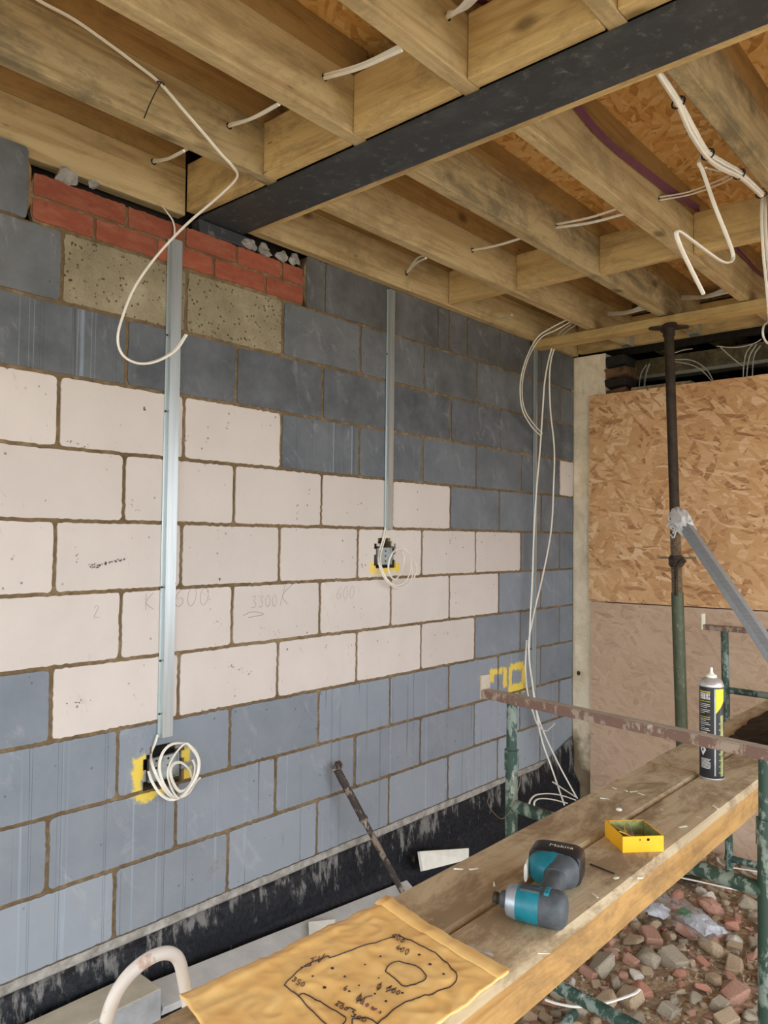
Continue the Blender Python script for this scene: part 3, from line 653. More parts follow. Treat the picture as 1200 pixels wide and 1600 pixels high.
# black mastic and mortar lumps at the beam end
bm = B(); box(bm, (.50, -.0, 2.405), (.74, .05, 2.452), 0, .003, .003)
o = obj('beam_padstone', bm, M['beam'], origin=(.62, .02, 2.41)); tag(o, 'dark steel bearing plate under the beam end on the bricks', 'plate')
def lump(c, s, mat, name, label, cat, group, seed, n=26, rad=1):
    rnd = random.Random(seed); bm = B()
    for _ in range(n):
        v = Vector([rnd.gauss(0, 1) for _ in range(3)]).normalized()*rnd.uniform(.75, 1.)
        bm.verts.new((v.x*s[0], v.y*s[1], v.z*s[2]))
    bmesh.ops.convex_hull(bm, input=bm.verts[:])
    for v in [v for v in bm.verts if not v.link_faces]: bm.verts.remove(v)
    bmesh.ops.subdivide_edges(bm, edges=bm.edges[:], cuts=3, use_grid_fill=True)
    for v in bm.verts: v.co *= 1+.45*mnoise.noise(v.co*45+Vector((seed, 0, 0)))+.2*mnoise.noise(v.co*110)
    o = obj(name, bm, mat); o.location = c; return tag(o, label, cat, group)
for i, (px, py, s, y) in enumerate([(105, 277, .042, .0), (146, 288, .018, .0), (390, 382, .036, .0), (412, 392, .045, .0), (440, 400, .035, .0), (460, 405, .038, .0)]):
    p = at(px, py, 'y', y); lump(p, (s, .022, s*.75), M['mortar_lump'], 'mortar_lump', ['crumbly grey mortar lump above the red bricks at far left', 'small mortar crumb in the black gap above the bricks', 'mortar lump just right of the steel beam end', 'large mortar lump second from the steel beam end', 'mortar lump third from the steel beam end', 'mortar lump farthest right, over the last brick'][i], 'mortar', 'mortar lumps squeezed above the red bricks', 50+i, 18)

# things beyond the opening
bm = B(); z0 = at(1100, 560, 'x', 4.2).z
box(bm, (4.2, -3.0, 2.482), (4.3, .05, 2.60)); o = obj('dark_timber_beam', bm, M['joist_grey']); tag(o, 'old dark timber beam in the shadowed room above the OSB', 'beam')
bm = B(); box(bm, (4.185, -3.0, 2.458), (4.30, .0, 2.481)); o = obj('plasterboard_edge', bm, M['lintel_top']); tag(o, 'pale strip of plasterboard edge under the old dark beam', 'plasterboard')
bm = B(); box(bm, (3.36, -.72, 2.155), (3.56, -.36, 2.235), 0, .004); o = obj('timber_plate', bm, M['joist_grey']); tag(o, 'rough timber plate lying in the opening just behind the OSB top edge', 'timber')
for i, y in enumerate((-.25, -.62, -1.0, -1.38)):
    bm = B(); box(bm, (3.63, y, 2.62), (5.55, y+.047, 2.79), 0, .003); o = obj('old_joist', bm, M['joist_grey']); tag(o, ['leftmost', 'second from the left', 'third from the left', 'rightmost'][i]+' old joist in the dark room beyond the opening', 'joist', 'old joists beyond the opening')

# ------------------------------------------------------------------ cable cappings and back boxes
def capping(x, w, z0, z1, label, nails, full=True):
    r = empty('cable_capping', (x, 0, z0)); tag(r, label, 'capping')
    bm = B(); hw = w/2; d = .013; f = w*.18
    prof = [(-hw, -.0025), (-hw+f, -.0025), (-hw+f+.001, -.0025-d), (hw-f-.001, -.0025-d), (hw-f, -.0025), (hw, -.0025), (hw, -.0040), (hw-f+.002, -.0040), (hw-f+.0008, -.0045-d), (-hw+f-.0008, -.0045-d), (-hw+f-.002, -.0040), (-hw, -.0040)]
    prism(bm, prof, 0, z1-z0); obj('channel', bm, M['galv'], r)
    for dx, z in nails:
        bm = B(); lathe(bm, [(.0035, 0), (.004, .001), (.0035, .002)], n=10); bmesh.ops.rotate(bm, verts=bm.verts, matrix=Matrix.Rotation(math.pi/2, 3, 'X'))
        bmesh.ops.translate(bm, verts=bm.verts, vec=(dx, -.0042, z-z0)); obj('nail', bm, M['rust_dark'], r)
    return r
capping(.3985, .060, .620, 2.338, 'galvanised steel capping down the left of the block wall, the widest and longest', [(-.026, 2.0), (.026, 1.82), (-.026, 1.735), (-.026, 1.13), (.026, 1.14), (-.026, .70), (-.026, .88)])
capping(1.545, .050, 1.345, 2.450, 'shorter galvanised steel capping in the middle of the block wall', [(-.021, 2.15), (.021, 1.7)])
capping(2.838, .024, .44, 2.50, 'thin galvanised steel capping near the corner, behind the white cables', [(0, 2.1)])
def backbox(x0, x1, z0, z1, label):
    r = empty('back_box', (x0, .02, z0)); tag(r, label, 'box'); d = .016; w = x1-x0; hh = z1-z0
    bm = B(); t = .0015
    box(bm, (0, d-t, 0), (w, d, hh)); box(bm, (0, 0, 0), (t, d, hh)); box(bm, (w-t, 0, 0), (w, d, hh)); box(bm, (0, 0, 0), (w, d, t)); box(bm, (0, 0, hh-t), (w, d, hh))
    o = obj('shell', bm, M['box_metal'], r); r.location.y = .004
    for k in range(3):
        for q in range(2):
            bm = B(); lathe(bm, [(.004, 0), (.004, .001)], n=10); bmesh.ops.rotate(bm, verts=bm.verts, matrix=Matrix.Rotation(math.pi/2, 3, 'X')); bmesh.ops.translate(bm, verts=bm.verts, vec=(w*(.3+.4*q), d-t-.0003, hh*(.2+.3*k))); obj('knockout', bm, M['dark_void'], r)
    return r
backbox(.345, .462, .472, .552, 'galvanised socket back box chased into the lower grey block at left')
backbox(1.485, 1.585, 1.185, 1.262, 'galvanised socket back box chased into the white block mid-wall')

# ------------------------------------------------------------------ cables
def cable(name, runs, label, r=.0048, mat='cable', group=None, n=8, flat=.62):
    rt = None
    if len(runs) == 1:
        bm = B(); tube(bm, runs[0], r, 8, n, flat=flat); o = obj(name, bm, M[mat], smooth='auto'); return tag(o, label, 'cable', group)
    c = runs[0][0]; rt = empty(name, c); tag(rt, label, 'cable', group)
    for q in runs:
        bm = B(); tube(bm, q, r, 8, n, flat=flat); bmesh.ops.translate(bm, verts=bm.verts, vec=-Vector(c)); obj('strand', bm, M[mat], rt, smooth='auto')
    return rt
def cab1(name, pts, ax, v, label, **k): return cable(name, [ats(pts, ax, v)], label, **k)
# the big loose loop at left
p = ats([(20, -32), (60, 0), (115, 30), (175, 72), (215, 102), (250, 130)], 'y', -.425)+ats([(285, 170), (318, 208), (345, 240), (362, 258)], 'y', -.43)
p += ats([(371, 273), (362, 288), (335, 313), (290, 352), (245, 400), (210, 450), (190, 500), (184, 530), (190, 552), (205, 564), (225, 568), (250, 562), (275, 546), (291, 523)], 'y', -.45)
cable('white_cable', [p], 'thick white cable looping down loose from the joists in front of the left capping', r=.0058)
bm = B(); tp = at(251, 130, 'y', -.432)
tube(bm, [tp+Vector((.010*math.cos(a), .010*math.sin(a)*.8, 0)) + Vector((.0, 0, .002*math.sin(a))) for a in [i*math.pi/5 for i in range(11)]], .0022, 6, 2)
tube(bm, [tp, at(242, 146, 'y', -.45), at(233, 165, 'y', -.452), at(225, 185, 'y', -.445)], .0022, 6, 6, flat=.5)
o = obj('cable_tie', bm, M['black']); tag(o, 'black cable tie with a long tail on the loose white cable at upper left', 'cable tie')
# pairs threading from joist to joist
def thread(a, ya, b_, yb, label, n=2, dz=.010, sag=.006, r=.0052, grp='white cables threaded through the roof joists'):
    A = at(*a, 'y', ya); Bp = at(*b_, 'y', yb); runs = []
    for i in range(n):
        o_ = Vector((.004*(i-(n-1)/2), 0, dz*(i-(n-1)/2)*1.1)); e_ = Vector((.020*(i-(n-1)/2), 0, dz*1.8*(i-(n-1)/2)))
        m = (A+Bp)/2+Vector((0, 0, -sag*(1+i)))+(o_+e_)/2
        runs.append([A+o_*.4+Vector((0, .02, 0)), A+o_*.6, m, Bp+e_])
    return cable('white_cable', runs, label, r=r, group=grp)
thread((240, 252), .028, (292, 233), -.350, 'pair of white cables from the first to the second joist, left of the steel')
thread((358, 196), -.402, (440, 160), -.750, 'pair of white cables from the second to the third joist, left of the steel')
thread((507, 120), -.802, (632, 72), -1.150, 'pair of white cables from the third to the fourth joist, left of the steel', dz=.016)
thread((699, 24), -1.202, (755, -22), -1.550, 'pair of white cables at the top of the photo above the packer', n=3)
thread((636, 425), -.038, (668, 401), -.350, 'short curved pair of white cables above the wall joist, right of the steel', sag=-.012)
thread((738, 391), -.402, (818, 371), -.750, 'single white cable from the second to the third joist', n=1)
thread((870, 353), -.802, (985, 325), -1.150, 'pair of white cables from the third to the fourth joist, above the noggin', dz=.022)
cable('white_cable', [ats([(1030, 308, -1.202), (1075, 300, -1.26), (1120, 283, -1.38), (1152, 268, -1.50)], 'y', 0), ats([(1030, 313, -1.202), (1078, 304, -1.26), (1124, 288, -1.38), (1158, 270, -1.50)], 'y', 0), ats([(1103, 262, -1.50), (1120, 266, -1.48), (1148, 270, -1.5)], 'y', 0)], 'pair of white cables from the fourth joist up to the tied bundle')
thread((950, 490), -.402, (1012, 477), -.750, 'fan of thin white cables from the second joist, just above the header', n=4, dz=.010, r=.0036)
thread((1065, 465), -.802, (1142, 450), -1.150, 'fan of thin white cables from the third joist, behind the zigzag cable', n=5, dz=.009, r=.0036)
thread((777, 497), -.038, (800, 492), -.36, 'short white cable stub beside the wall joist near the corner', n=1, r=.004)
# zigzag cable
cab1('white_cable', [(1108, 248, -1.49), (1098, 243, -1.51), (1092, 254, -1.52), (1097, 265, -1.52), (1104, 285, -1.53), (1118, 325, -1.55), (1134, 365, -1.56), (1144, 392, -1.56), (1145, 405, -1.56), (1138, 410, -1.56), (1125, 407, -1.56), (1098, 388, -1.56), (1070, 367, -1.56), (1059, 361, -1.56), (1057, 368, -1.56), (1066, 392, -1.56), (1082, 425, -1.56), (1099, 459, -1.56)], 'y', 0, 'thick white cable bent into a zigzag hanging from the tied bundle', r=.0060)
# bundle along the fifth joist
rt = empty('cable_bundle', at(1060, 160, 'y', -1.572)); tag(rt, 'bundle of white cables tied along the fifth joist at upper right', 'cable bundle')
base = [(1022, 100), (1040, 128), (1060, 160), (1082, 205), (1105, 241), (1128, 258), (1155, 272), (1175, 288), (1192, 304)]
for i in range(7):
    a = i*2*math.pi/6; rr_ = .0 if i == 6 else .0105
    pts = [at(px+ (3 if k in (3, 5) else 1)*math.cos(a), py, 'y', -1.568+rr_*math.sin(a)) + Vector((0, 0, rr_*math.cos(a))) for k, (px, py) in enumerate(base)]
    bm = B(); tube(bm, pts, .0044, 8, 6); bmesh.ops.translate(bm, verts=bm.verts, vec=-rt.location); obj('strand', bm, M['cable'], rt, smooth='auto')
for px, py in ((1060, 160), (1106, 241), (1155, 272), (1190, 302)):
    bm = B(); c = at(px, py, 'y', -1.568); dr = (at(1105, 241, 'y', -1.568)-at(1060, 160, 'y', -1.568)).normalized(); q = dr.to_track_quat('Z', 'Y')
    tube(bm, [c+q@Vector((.0175*math.cos(a), .0175*math.sin(a), 0)) for a in [i*math.pi/5 for i in range(11)]], .0026, 6, 2)
    tube(bm, [c+Vector((0, -.014, 0)), c+Vector((-.012, -.02, .004)), c+Vector((-.022, -.016, -.006))], .002, 5, 3)
    bmesh.ops.translate(bm, verts=bm.verts, vec=-rt.location); obj('cable_tie', bm, M['black'], rt)
cable('white_cable', [ats([(1191, 303, -1.55), (1190, 345, -1.56), (1193, 400, -1.56), (1198, 450, -1.56), (1204, 520, -1.56)], 'y', 0), ats([(1195, 304, -1.55), (1196, 350, -1.56), (1199, 400, -1.56), (1206, 470, -1.56)], 'y', 0)], 'pair of white cables hanging straight down at the right edge from the tied bundle', r=.0052)
cab1('white_cable', [(1204, 500, -1.35), (1194, 508, -1.35), (1192, 522, -1.35), (1197, 534, -1.35), (1206, 540, -1.35)], 'y', 0, 'small curl of white cable at the right edge beside the header', r=.005)
# purple cables
cable('purple_cable', [ats([(884+i*1.5, 150-i*2), (925+i, 202-i*2), (965, 240-i*2.5), (1010, 276-i*3), (1050, 306-i*3), (1092, 330-i*2)], 'y', -1.212-.004*i) for i in range(5)], 'bunch of purple cables running along the top of the fourth joist', r=.0046, mat='cable_purple')
cable('purple_cable', [ats([(1146+i, 386-i*2), (1165, 405-i*2), (1182, 424-i*2), (1206, 442-i)], 'y', -1.215) for i in range(3)], 'purple cables continuing past the noggin at the right edge', r=.0042, mat='cable_purple')
cable('purple_cable', [ats([(716+i*6, -22), (742+i*4, 0), (778+i*3, 16)], 'y', -1.215-.004*i) for i in range(4)], 'purple cables at the very top of the photo left of the steel', r=.0046, mat='cable_purple')
# corner drops
cable('white_cable', [ats([(885, 500, -.30), (862, 512, -.22), (840, 527, -.14), (824, 556, -.12), (814, 590, -.10), (813, 620, -.09), (818, 645, -.08), (832, 668, -.06), (845, 681, -.05)], 'y', 0),
    ats([(893, 502, -.30), (868, 516, -.22), (845, 528, -.14), (827, 556, -.12), (817, 590, -.10), (816, 622, -.09), (822, 645, -.08), (835, 664, -.06), (847, 677, -.05)], 'y', 0)], 'pair of white cables looping left of the thin capping near the corner', r=.0055)
cab1('white_cable', [(893, 506, -.25), (875, 520, -.16), (862, 545, -.1), (852, 590, -.09), (848, 640, -.07), (844, 700, -.06), (838, 770, -.06), (834, 840, -.06), (832, 900, -.06), (828, 980, -.06), (827, 1030, -.06), (834, 1080, -.06), (845, 1150, -.07), (862, 1200, -.10), (882, 1258, -.14)], 'y', 0, 'long white cable down the corner, ending on the rubble left of the other', r=.0055)
cab1('white_cable', [(899, 508, -.25), (880, 522, -.16), (866, 545, -.1), (859, 580, -.09), (860, 640, -.07), (866, 700, -.06), (865, 760, -.06), (861, 830, -.06), (848, 900, -.06), (834, 960, -.06), (826, 1010, -.06), (832, 1070, -.06), (838, 1110, -.06), (852, 1150, -.07), (876, 1200, -.10), (901, 1246, -.14)], 'y', 0, 'long white cable bowing right down the corner to the rubble', r=.0055)
cab1('white_cable', [(823, 1000, -.04), (821, 1040, -.05), (824, 1080, -.05), (832, 1110, -.06), (840, 1132, -.07), (852, 1142, -.08), (860, 1137, -.08), (867, 1130, -.08)], 'y', 0, 'white cable ending in a small hook behind the trestle bar', r=.005)
cab1('white_cable', [(864, 1222, -.18), (882, 1234, -.18), (902, 1247, -.18)], 'y', 0, 'short straight white cable offcut by the corner above the rubble', r=.006)
cab1('white_cable', [(826, 1261, -.22), (829, 1250, -.22), (838, 1242, -.22), (858, 1240, -.22), (878, 1243, -.22), (899, 1250, -.22)], 'y', 0, 'upper curl of white cable lying at the foot of the corner', r=.0055)
cab1('white_cable', [(835, 1263, -.26), (835, 1253, -.26), (843, 1248, -.26), (862, 1249, -.26), (886, 1255, -.26)], 'y', 0, 'lower curl of white cable lying at the foot of the corner', r=.0055)
# coils in front of the boxes
cable('coiled_cable', [ats([(246, 1148, -.012), (242, 1162, -.012), (236, 1178, .01), (238, 1195, -.03), (246, 1215, -.05), (258, 1235, -.06), (272, 1246, -.06), (290, 1240, -.05), (303, 1222, -.05), (311, 1200, -.05), (309, 1180, -.05), (300, 1167, -.05), (285, 1161, -.05), (268, 1163, -.05), (255, 1175, -.05), (249, 1195, -.05), (253, 1218, -.06), (264, 1238, -.07), (277, 1247, -.07), (294, 1240, -.07), (306, 1222, -.06), (313, 1215, -.06)], 'y', 0),
    ats([(232, 1205, -.02), (238, 1222, -.04), (250, 1240, -.05), (266, 1249, -.05), (284, 1244, -.07), (298, 1228, -.07), (309, 1208, -.07), (310, 1186, -.07), (300, 1170, -.07), (290, 1162, -.07), (277, 1174, -.07), (266, 1192, -.07), (262, 1212, -.08), (270, 1236, -.08), (279, 1248, -.08)], 'y', 0),
    ats([(301, 1187, -.04), (305, 1198, -.05), (302, 1216, -.06), (292, 1232, -.06), (280, 1236, -.06), (270, 1222, -.06), (266, 1204, -.06), (272, 1193, -.05), (284, 1192, -.05), (296, 1203, -.04), (300, 1217, -.04)], 'y', 0)], 'white cable coiled in loops in front of the lower back box', r=.0055)
cable('coiled_cable', [ats([(602, 824, -.008), (599, 840, -.010), (594, 856, -.004), (591, 866, .01), (592, 880, -.02), (598, 898, -.03), (608, 912, -.04), (622, 919, -.05), (636, 914, -.05), (644, 901, -.05), (644, 890, -.05), (642, 880, -.05)], 'y', 0),
    ats([(604, 826, -.008), (601, 842, -.010), (597, 857, -.004), (594, 872, -.01), (598, 893, -.04), (608, 909, -.06), (622, 915, -.06), (636, 905, -.06), (642, 885, -.06), (640, 868, -.06), (633, 858, -.06), (622, 857, -.05), (612, 866, -.05), (607, 882, -.05), (609, 898, -.05), (618, 905, -.05), (628, 890, -.05), (631, 872, -.05), (627, 860, -.05)], 'y', 0),
    ats([(646, 877, -.04), (651, 888, -.04), (647, 903, -.04)], 'y', 0)], 'white cable coiled in loops in front of the mid-wall back box', r=.0045)
cab1('white_cable', [(254, 322, .02), (262, 333, 0), (270, 345, -.008), (273, 360, -.008), (271, 378, -.007), (270, 395, -.006)], 'y', 0, 'white cable dropping from the roof into the top of the left capping', r=.0045)
# cables beyond the opening
cable('white_cable', [ats([(1010, 570), (1002, 583), (999, 600), (1000, 615)], 'x', 3.9), ats([(1015, 568), (1009, 585), (1006, 612)], 'x', 3.9)], 'two thin white cables in the dark opening left of the prop', r=.006)
cable('white_cable', [ats([(1176, 538), (1166, 552), (1162, 575), (1161, 600)], 'x', 3.7), ats([(1182, 538), (1172, 555), (1168, 575), (1166, 602)], 'x', 3.7), ats([(1188, 540), (1178, 558), (1175, 600)], 'x', 3.7)], 'three white cables arching down into the opening at upper right', r=.006)
cable('white_cable', [ats([(1120, 541), (1150, 543), (1175, 538), (1190, 530)], 'x', 3.5), ats([(1126, 543), (1145, 560), (1160, 572)], 'x', 3.5)], 'white cables trailing across the top of the opening at right', r=.005)
cable('white_cable', [ats([(1050, 553), (1068, 547), (1082, 545)], 'x', 3.6), ats([(1054, 562), (1075, 562), (1092, 568), (1106, 580), (1114, 594)], 'x', 3.6), ats([(1054, 565), (1080, 570), (1098, 580), (1113, 596)], 'x', 3.6)], 'white cables sagging in the opening just right of the prop', r=.005)

# ------------------------------------------------------------------ steel prop
P0 = at(1045, 514, 'x', 2.84); P1 = at(1056, 862, 'x', 2.84); P2 = at(1065, 1135, 'x', 2.84)
dr = (P2-P0).normalized(); PB = P0+dr*((-.37-P0.z)/dr.z)
r_ = empty('steel_prop', PB); tag(r_, 'tall adjustable steel prop standing on the rubble under the timber header', 'prop')
def part(name, bm, mat, r, smooth='auto'): bmesh.ops.translate(bm, verts=bm.verts, vec=-r.location); return obj(name, bm, mat, r, smooth=smooth)
def pp(t): return P0+(PB-P0)*t
zz = lambda z: P0+dr*((z-P0.z)/dr.z)
bm = B(); tube(bm, [zz(2.40), zz(1.40)], .0245, 20, 0); part('inner_tube', bm, M['rust_dark'], r_)
bm = B(); pts = []; k = 0; z = 1.40
while z > 1.02:
    pts += [(z, .0245), (z-.004, .0275)]; z -= .008
tube(bm, [zz(q[0]) for q in pts], [q[1] for q in pts], 18, 0); part('threaded_section', bm, M['rust_thread'], r_, smooth=False)
bm = B(); tube(bm, [zz(1.045), zz(-.35)], .0300, 20, 0); part('outer_tube', bm, M['green_prop'], r_)
bm = B(); c = zz(1.205); tube(bm, [c+dr*.022, c-dr*.022], .040, 8, 0); tube(bm, [c+dr*.03, c-dr*.03], .031, 16, 0); box(bm, tuple(c+Vector((-.055, -.018, -.012))), tuple(c+Vector((-.03, .018, .012))), 0, .003); part('collar_nut', bm, M['rust_dark'], r_, smooth=False)
bm = B(); c = zz(1.222); ax_ = Vector((.35, -.93, 0)).normalized(); tube(bm, [c-ax_*.085, c+ax_*.095], .0055, 8, 0); tube(bm, [c-ax_*.085+Vector((0, 0, .012)), c-ax_*.085-Vector((0, 0, .008))], .007, 8, 0); part('pin', bm, M['rust_thread'], r_)
bm = B(); c = zz(1.20); o_ = -Vector((.72, .5, 0)).normalized()*.036
tube(bm, [c+o_+ax_*.035, c+o_+ax_*.02+Z*.012, c+o_-Z*.02-ax_*.005, c+o_-Z*.10-ax_*.01, c+o_-Z*.17-ax_*.008], .008, 8, 5); part('pin_hook', bm, M['rust_dark'], r_)
bm = B(); c = zz(2.408)
pl = []
for i in range(40):
    a = i*2*math.pi/40; q = .078+.022*math.cos(4*a); pl.append((c.x+q*math.cos(a+.5), c.y+q*math.sin(a+.5)))
prism(bm, pl, 2.411, 2.419); tube(bm, [zz(2.412), zz(2.37)], .03, 16, 0); part('head_plate', bm, M['rust_dark'], r_, smooth=False)
bm = B(); c = zz(-.35); box(bm, (c.x-.075, c.y-.075, -.362), (c.x+.075, c.y+.075, -.352), 0, .002); part('base_plate', bm, M['rust_dark'], r_, smooth=False)

# aluminium tube leaning on the prop, its end wrapped in white plastic
A0 = at(1060, 806, 'x', 2.79); A1 = at(1200, 1012, 'x', 2.1)
dA = (A1-A0).normalized(); A2 = A0+dA*2.35
tA = dA*((-.36-A0.z)/dA.z); A2 = A0+tA
if A2.y < -3.4: A2 = A1+dA*.9
r_ = empty('leaning_metal_post', A2); tag(r_, 'bright aluminium post leaning on the steel prop, top end wrapped in plastic', 'post')
q = dA.to_track_quat('Z', 'Y'); L = (A2-A0).length
def boxbeam(bm, w, d, t0, t1, bev=.004, roll=.6):
    prism(bm, [(w/2*a, d/2*b) for a, b in ((1, .45), (.45, 1), (-.45, 1), (-1, .45), (-1, -.45), (-.45, -1), (.45, -1), (1, -.45))], t0, t1); bmesh.ops.rotate(bm, verts=bm.verts, matrix=Matrix.Rotation(roll, 3, 'Z')); bmesh.ops.rotate(bm, verts=bm.verts, matrix=q.to_matrix()); bmesh.ops.translate(bm, verts=bm.verts, vec=A0)
bm = B(); boxbeam(bm, .062, .062, .135, L, .006); part('square_tube', bm, M['alu'], r_, smooth=False)
bm = B(); bmesh.ops.create_icosphere(bm, subdivisions=4, radius=1)
for v in bm.verts:
    c = v.co.copy(); v.co = Vector((c.x*.045, c.y*.045, .060+c.z*.125)); k = 1+.35*mnoise.noise(c*3.1)+.18*mnoise.noise(c*9); v.co = Vector((v.co.x*k, v.co.y*k, v.co.z))
bmesh.ops.rotate(bm, verts=bm.verts, matrix=q.to_matrix()); bmesh.ops.translate(bm, verts=bm.verts, vec=A0); part('plastic_wrap', bm, M['wrap'], r_)
rnd = random.Random(3); bm = B()
for k in range(6):
    c = at(1050+rnd.uniform(-5, 8), 820+rnd.uniform(-10, 12), 'x', 2.80); tube(bm, [c+Vector([rnd.uniform(-.02, .02), rnd.uniform(-.03, .03), rnd.uniform(-.03, .03)]) for _ in range(6)], .0035, 6, 5)
part('loose_wrap_tail', bm, M['wrap'], r_)

# ------------------------------------------------------------------ trestles
def trestle_near():
    c = Vector((.90, -1.40, -.37)); r = empty('builders_trestle', c); tag(r, 'nearer green steel trestle with a rusty top bar crossing in front of the spray can', 'trestle')
    b0 = at(752, 1091, 'z', .80); b1 = Vector((.843, -1.797, .80)); d = (b1-b0); d.z = 0; d.normalize(); nrm = Vector((-d.y, d.x, 0))
    if nrm.x < 0: nrm = -nrm
    b1 = b1+d*.16
    bm = B(); L = (b1-b0).length; w = .042; t = .0335
    # top bar: rolled angle, closed section
    pts = [b0, b1, b1+nrm*w, b0+nrm*w]; prism(bm, [(p.x, p.y) for p in pts], .800, .827)
    bmesh.ops.bevel(bm, geom=bm.edges[:], offset=.003, segments=2, affect='EDGES')
    o = part('top_bar', bm, M['rusty_bar'], r, smooth=False); o.data.materials.append(M['bar_dust'])
    for p in o.data.polygons: p.material_index = 1 if p.normal.z > .5 else 0
    bm = B()
    pts = [b0-d*.006, b0-d*.0, b0+nrm*w, b0-d*.006+nrm*w]; prism(bm, [(p.x, p.y) for p in pts], .798, .872)
    part('end_stop', bm, M['bar_dust'], r, smooth=False)
    for (p, nm) in ((at(794, 1101, 'z', .80), 0), (Vector((.850, -1.783, .80)), 1)):
        p = p+nrm*.018; f = Vector((p.x, p.y, -.36))
        bm = B(); tube(bm, [Vector((p.x, p.y, .80)), Vector((p.x, p.y, .64))], .0165, 16, 0); tube(bm, [Vector((p.x, p.y, .655)), f], .0195, 16, 0); tube(bm, [Vector((p.x, p.y, .66)), Vector((p.x, p.y, .60))], .0225, 16, 0)
        part('leg', bm, M['green'], r)
    l = at(794, 1101, 'z', .80)+nrm*.018; rr = Vector((.850, -1.783, .80))+nrm*.018
    for z, nm in ((.492, 'cross_rail'), (.02, 'lower_rail')):
        bm = B(); tube(bm, [Vector((l.x, l.y, z)), Vector((rr.x, rr.y, z))], .019, 16, 0); part(nm, bm, M['green'], r)
    # splayed second frame feet
    bm = B(); tube(bm, [Vector((l.x, l.y, -.345)), Vector((l.x+.45, l.y+.02, -.345))], .017, 12, 0); part('foot', bm, M['green'], r)
    bm = B(); tube(bm, [Vector((rr.x, rr.y, -.345)), Vector((rr.x+.45, rr.y+.02, -.345))], .017, 12, 0); part('foot', bm, M['green'], r)
    # tie wire
    bm = B(); p = l+Vector((0, 0, 0)); tube(bm, ats([(766, 1240), (762, 1253), (770, 1268), (782, 1279), (790, 1276), (800, 1262), (812, 1225), (813, 1205)], 'x', l.x-.022), .0011, 5, 5); part('tie_wire', bm, M['rust_thread'], r)
trestle_near()
def trestle_far():
    x = 2.97
    b0 = at(1098, 976, 'x', x); zt = b0.z
    r = empty('builders_trestle', (x, -1.3, -.37)); tag(r, 'farther green steel trestle standing against the OSB at the right edge', 'trestle')
    yb = b0.y; y1 = yb-1.05
    bm = B(); box(bm, (x, y1, zt-.026), (x+.04, yb, zt), 0, .002); part('top_bar', bm, M['rusty_bar'], r, smooth=False)
    bm = B(); box(bm, (x, yb, zt-.026), (x+.04, yb+.007, zt+.055)); part('end_stop', bm, M['cream_plastic'], r, smooth=False)
    lp = at(1130, 985, 'x', x); y = lp.y; lq = at(1136, 1110, 'x', x)
    for yy_ in (y, y-.86):
        bm = B(); tube(bm, [Vector((x+.02, yy_, zt-.02)), Vector((x+.02, yy_-.02, -.36))], .0185, 14, 0); part('leg', bm, M['green'], r)
    rz = at(1142, 1080, 'x', x).z
    bm = B(); tube(bm, [Vector((x+.02, y, rz)), Vector((x+.02, y-.86, rz-.005))], .0165, 14, 0); part('cross_rail', bm, M['green'], r)
    bm = B(); tube(bm, [Vector((x+.02, y, -.28)), Vector((x+.02, y-.86, -.28))], .0165, 14, 0); part('lower_rail', bm, M['green'], r)
trestle_far()

# boards
def board(x0, x1, y0, y1, z0, z1, label, skew=0.):
    bm = B(); n = 60; ring = []
    e = .006
    for i in range(n+1):
        t = i/n; x = x0+(x1-x0)*t; w = .0025*mnoise.noise((x*4, y0*9, 1)); w2 = .003*mnoise.noise((x*5, y1*7, 4)); zz_ = .0015*mnoise.noise((x*3, 2, y0))
        rg = [(y0+w, z0+e), (y0+e, z0), (y1-e, z0), (y1+w2, z0+e), (y1+w2, z1-e), (y1-e, z1+zz_), (y1-.03, z1+zz_*.5), (y0+.03, z1), (y0+e*2, z1-.001+zz_), (y0+w, z1-e*2.2)]
        ring.append([bm.verts.new((x+skew*(yy_-y0)*(1 if i == n else 0 if i else 0), yy_, z_)) for yy_, z_ in rg])
    m = len(ring[0])
    for i in range(n):
        for j in range(m):
            f = bm.faces.new((ring[i][j], ring[i+1][j], ring[i+1][(j+1)%m], ring[i][(j+1)%m])); f.material_index = 1 if (j in (9, 0, 3, 4) or j == 9) else 0
    bm.faces.new(ring[0][::-1]).material_index = 1; bm.faces.new(ring[-1]).material_index = 1
    c = ((x0+x1)/2, (y0+y1)/2, z0)
    o = obj('trestle_board', bm, [M['board'], M['board_side']], origin=c, smooth='auto'); return tag(o, label, 'board', 'timber boards laid on the trestles')
board(-1.0, 2.55, -1.634, -1.479, .513, .600, 'right-hand timber board on the trestle, carrying the impact driver and can')
board(-1.0, 1.325, -1.475, -1.310, .513, .600, 'left-hand timber board on the trestle, half under the brown envelope')
board(1.331, 2.90, -1.472, -1.302, .513, .599, 'far timber board butted against the left-hand board, running to the corner')

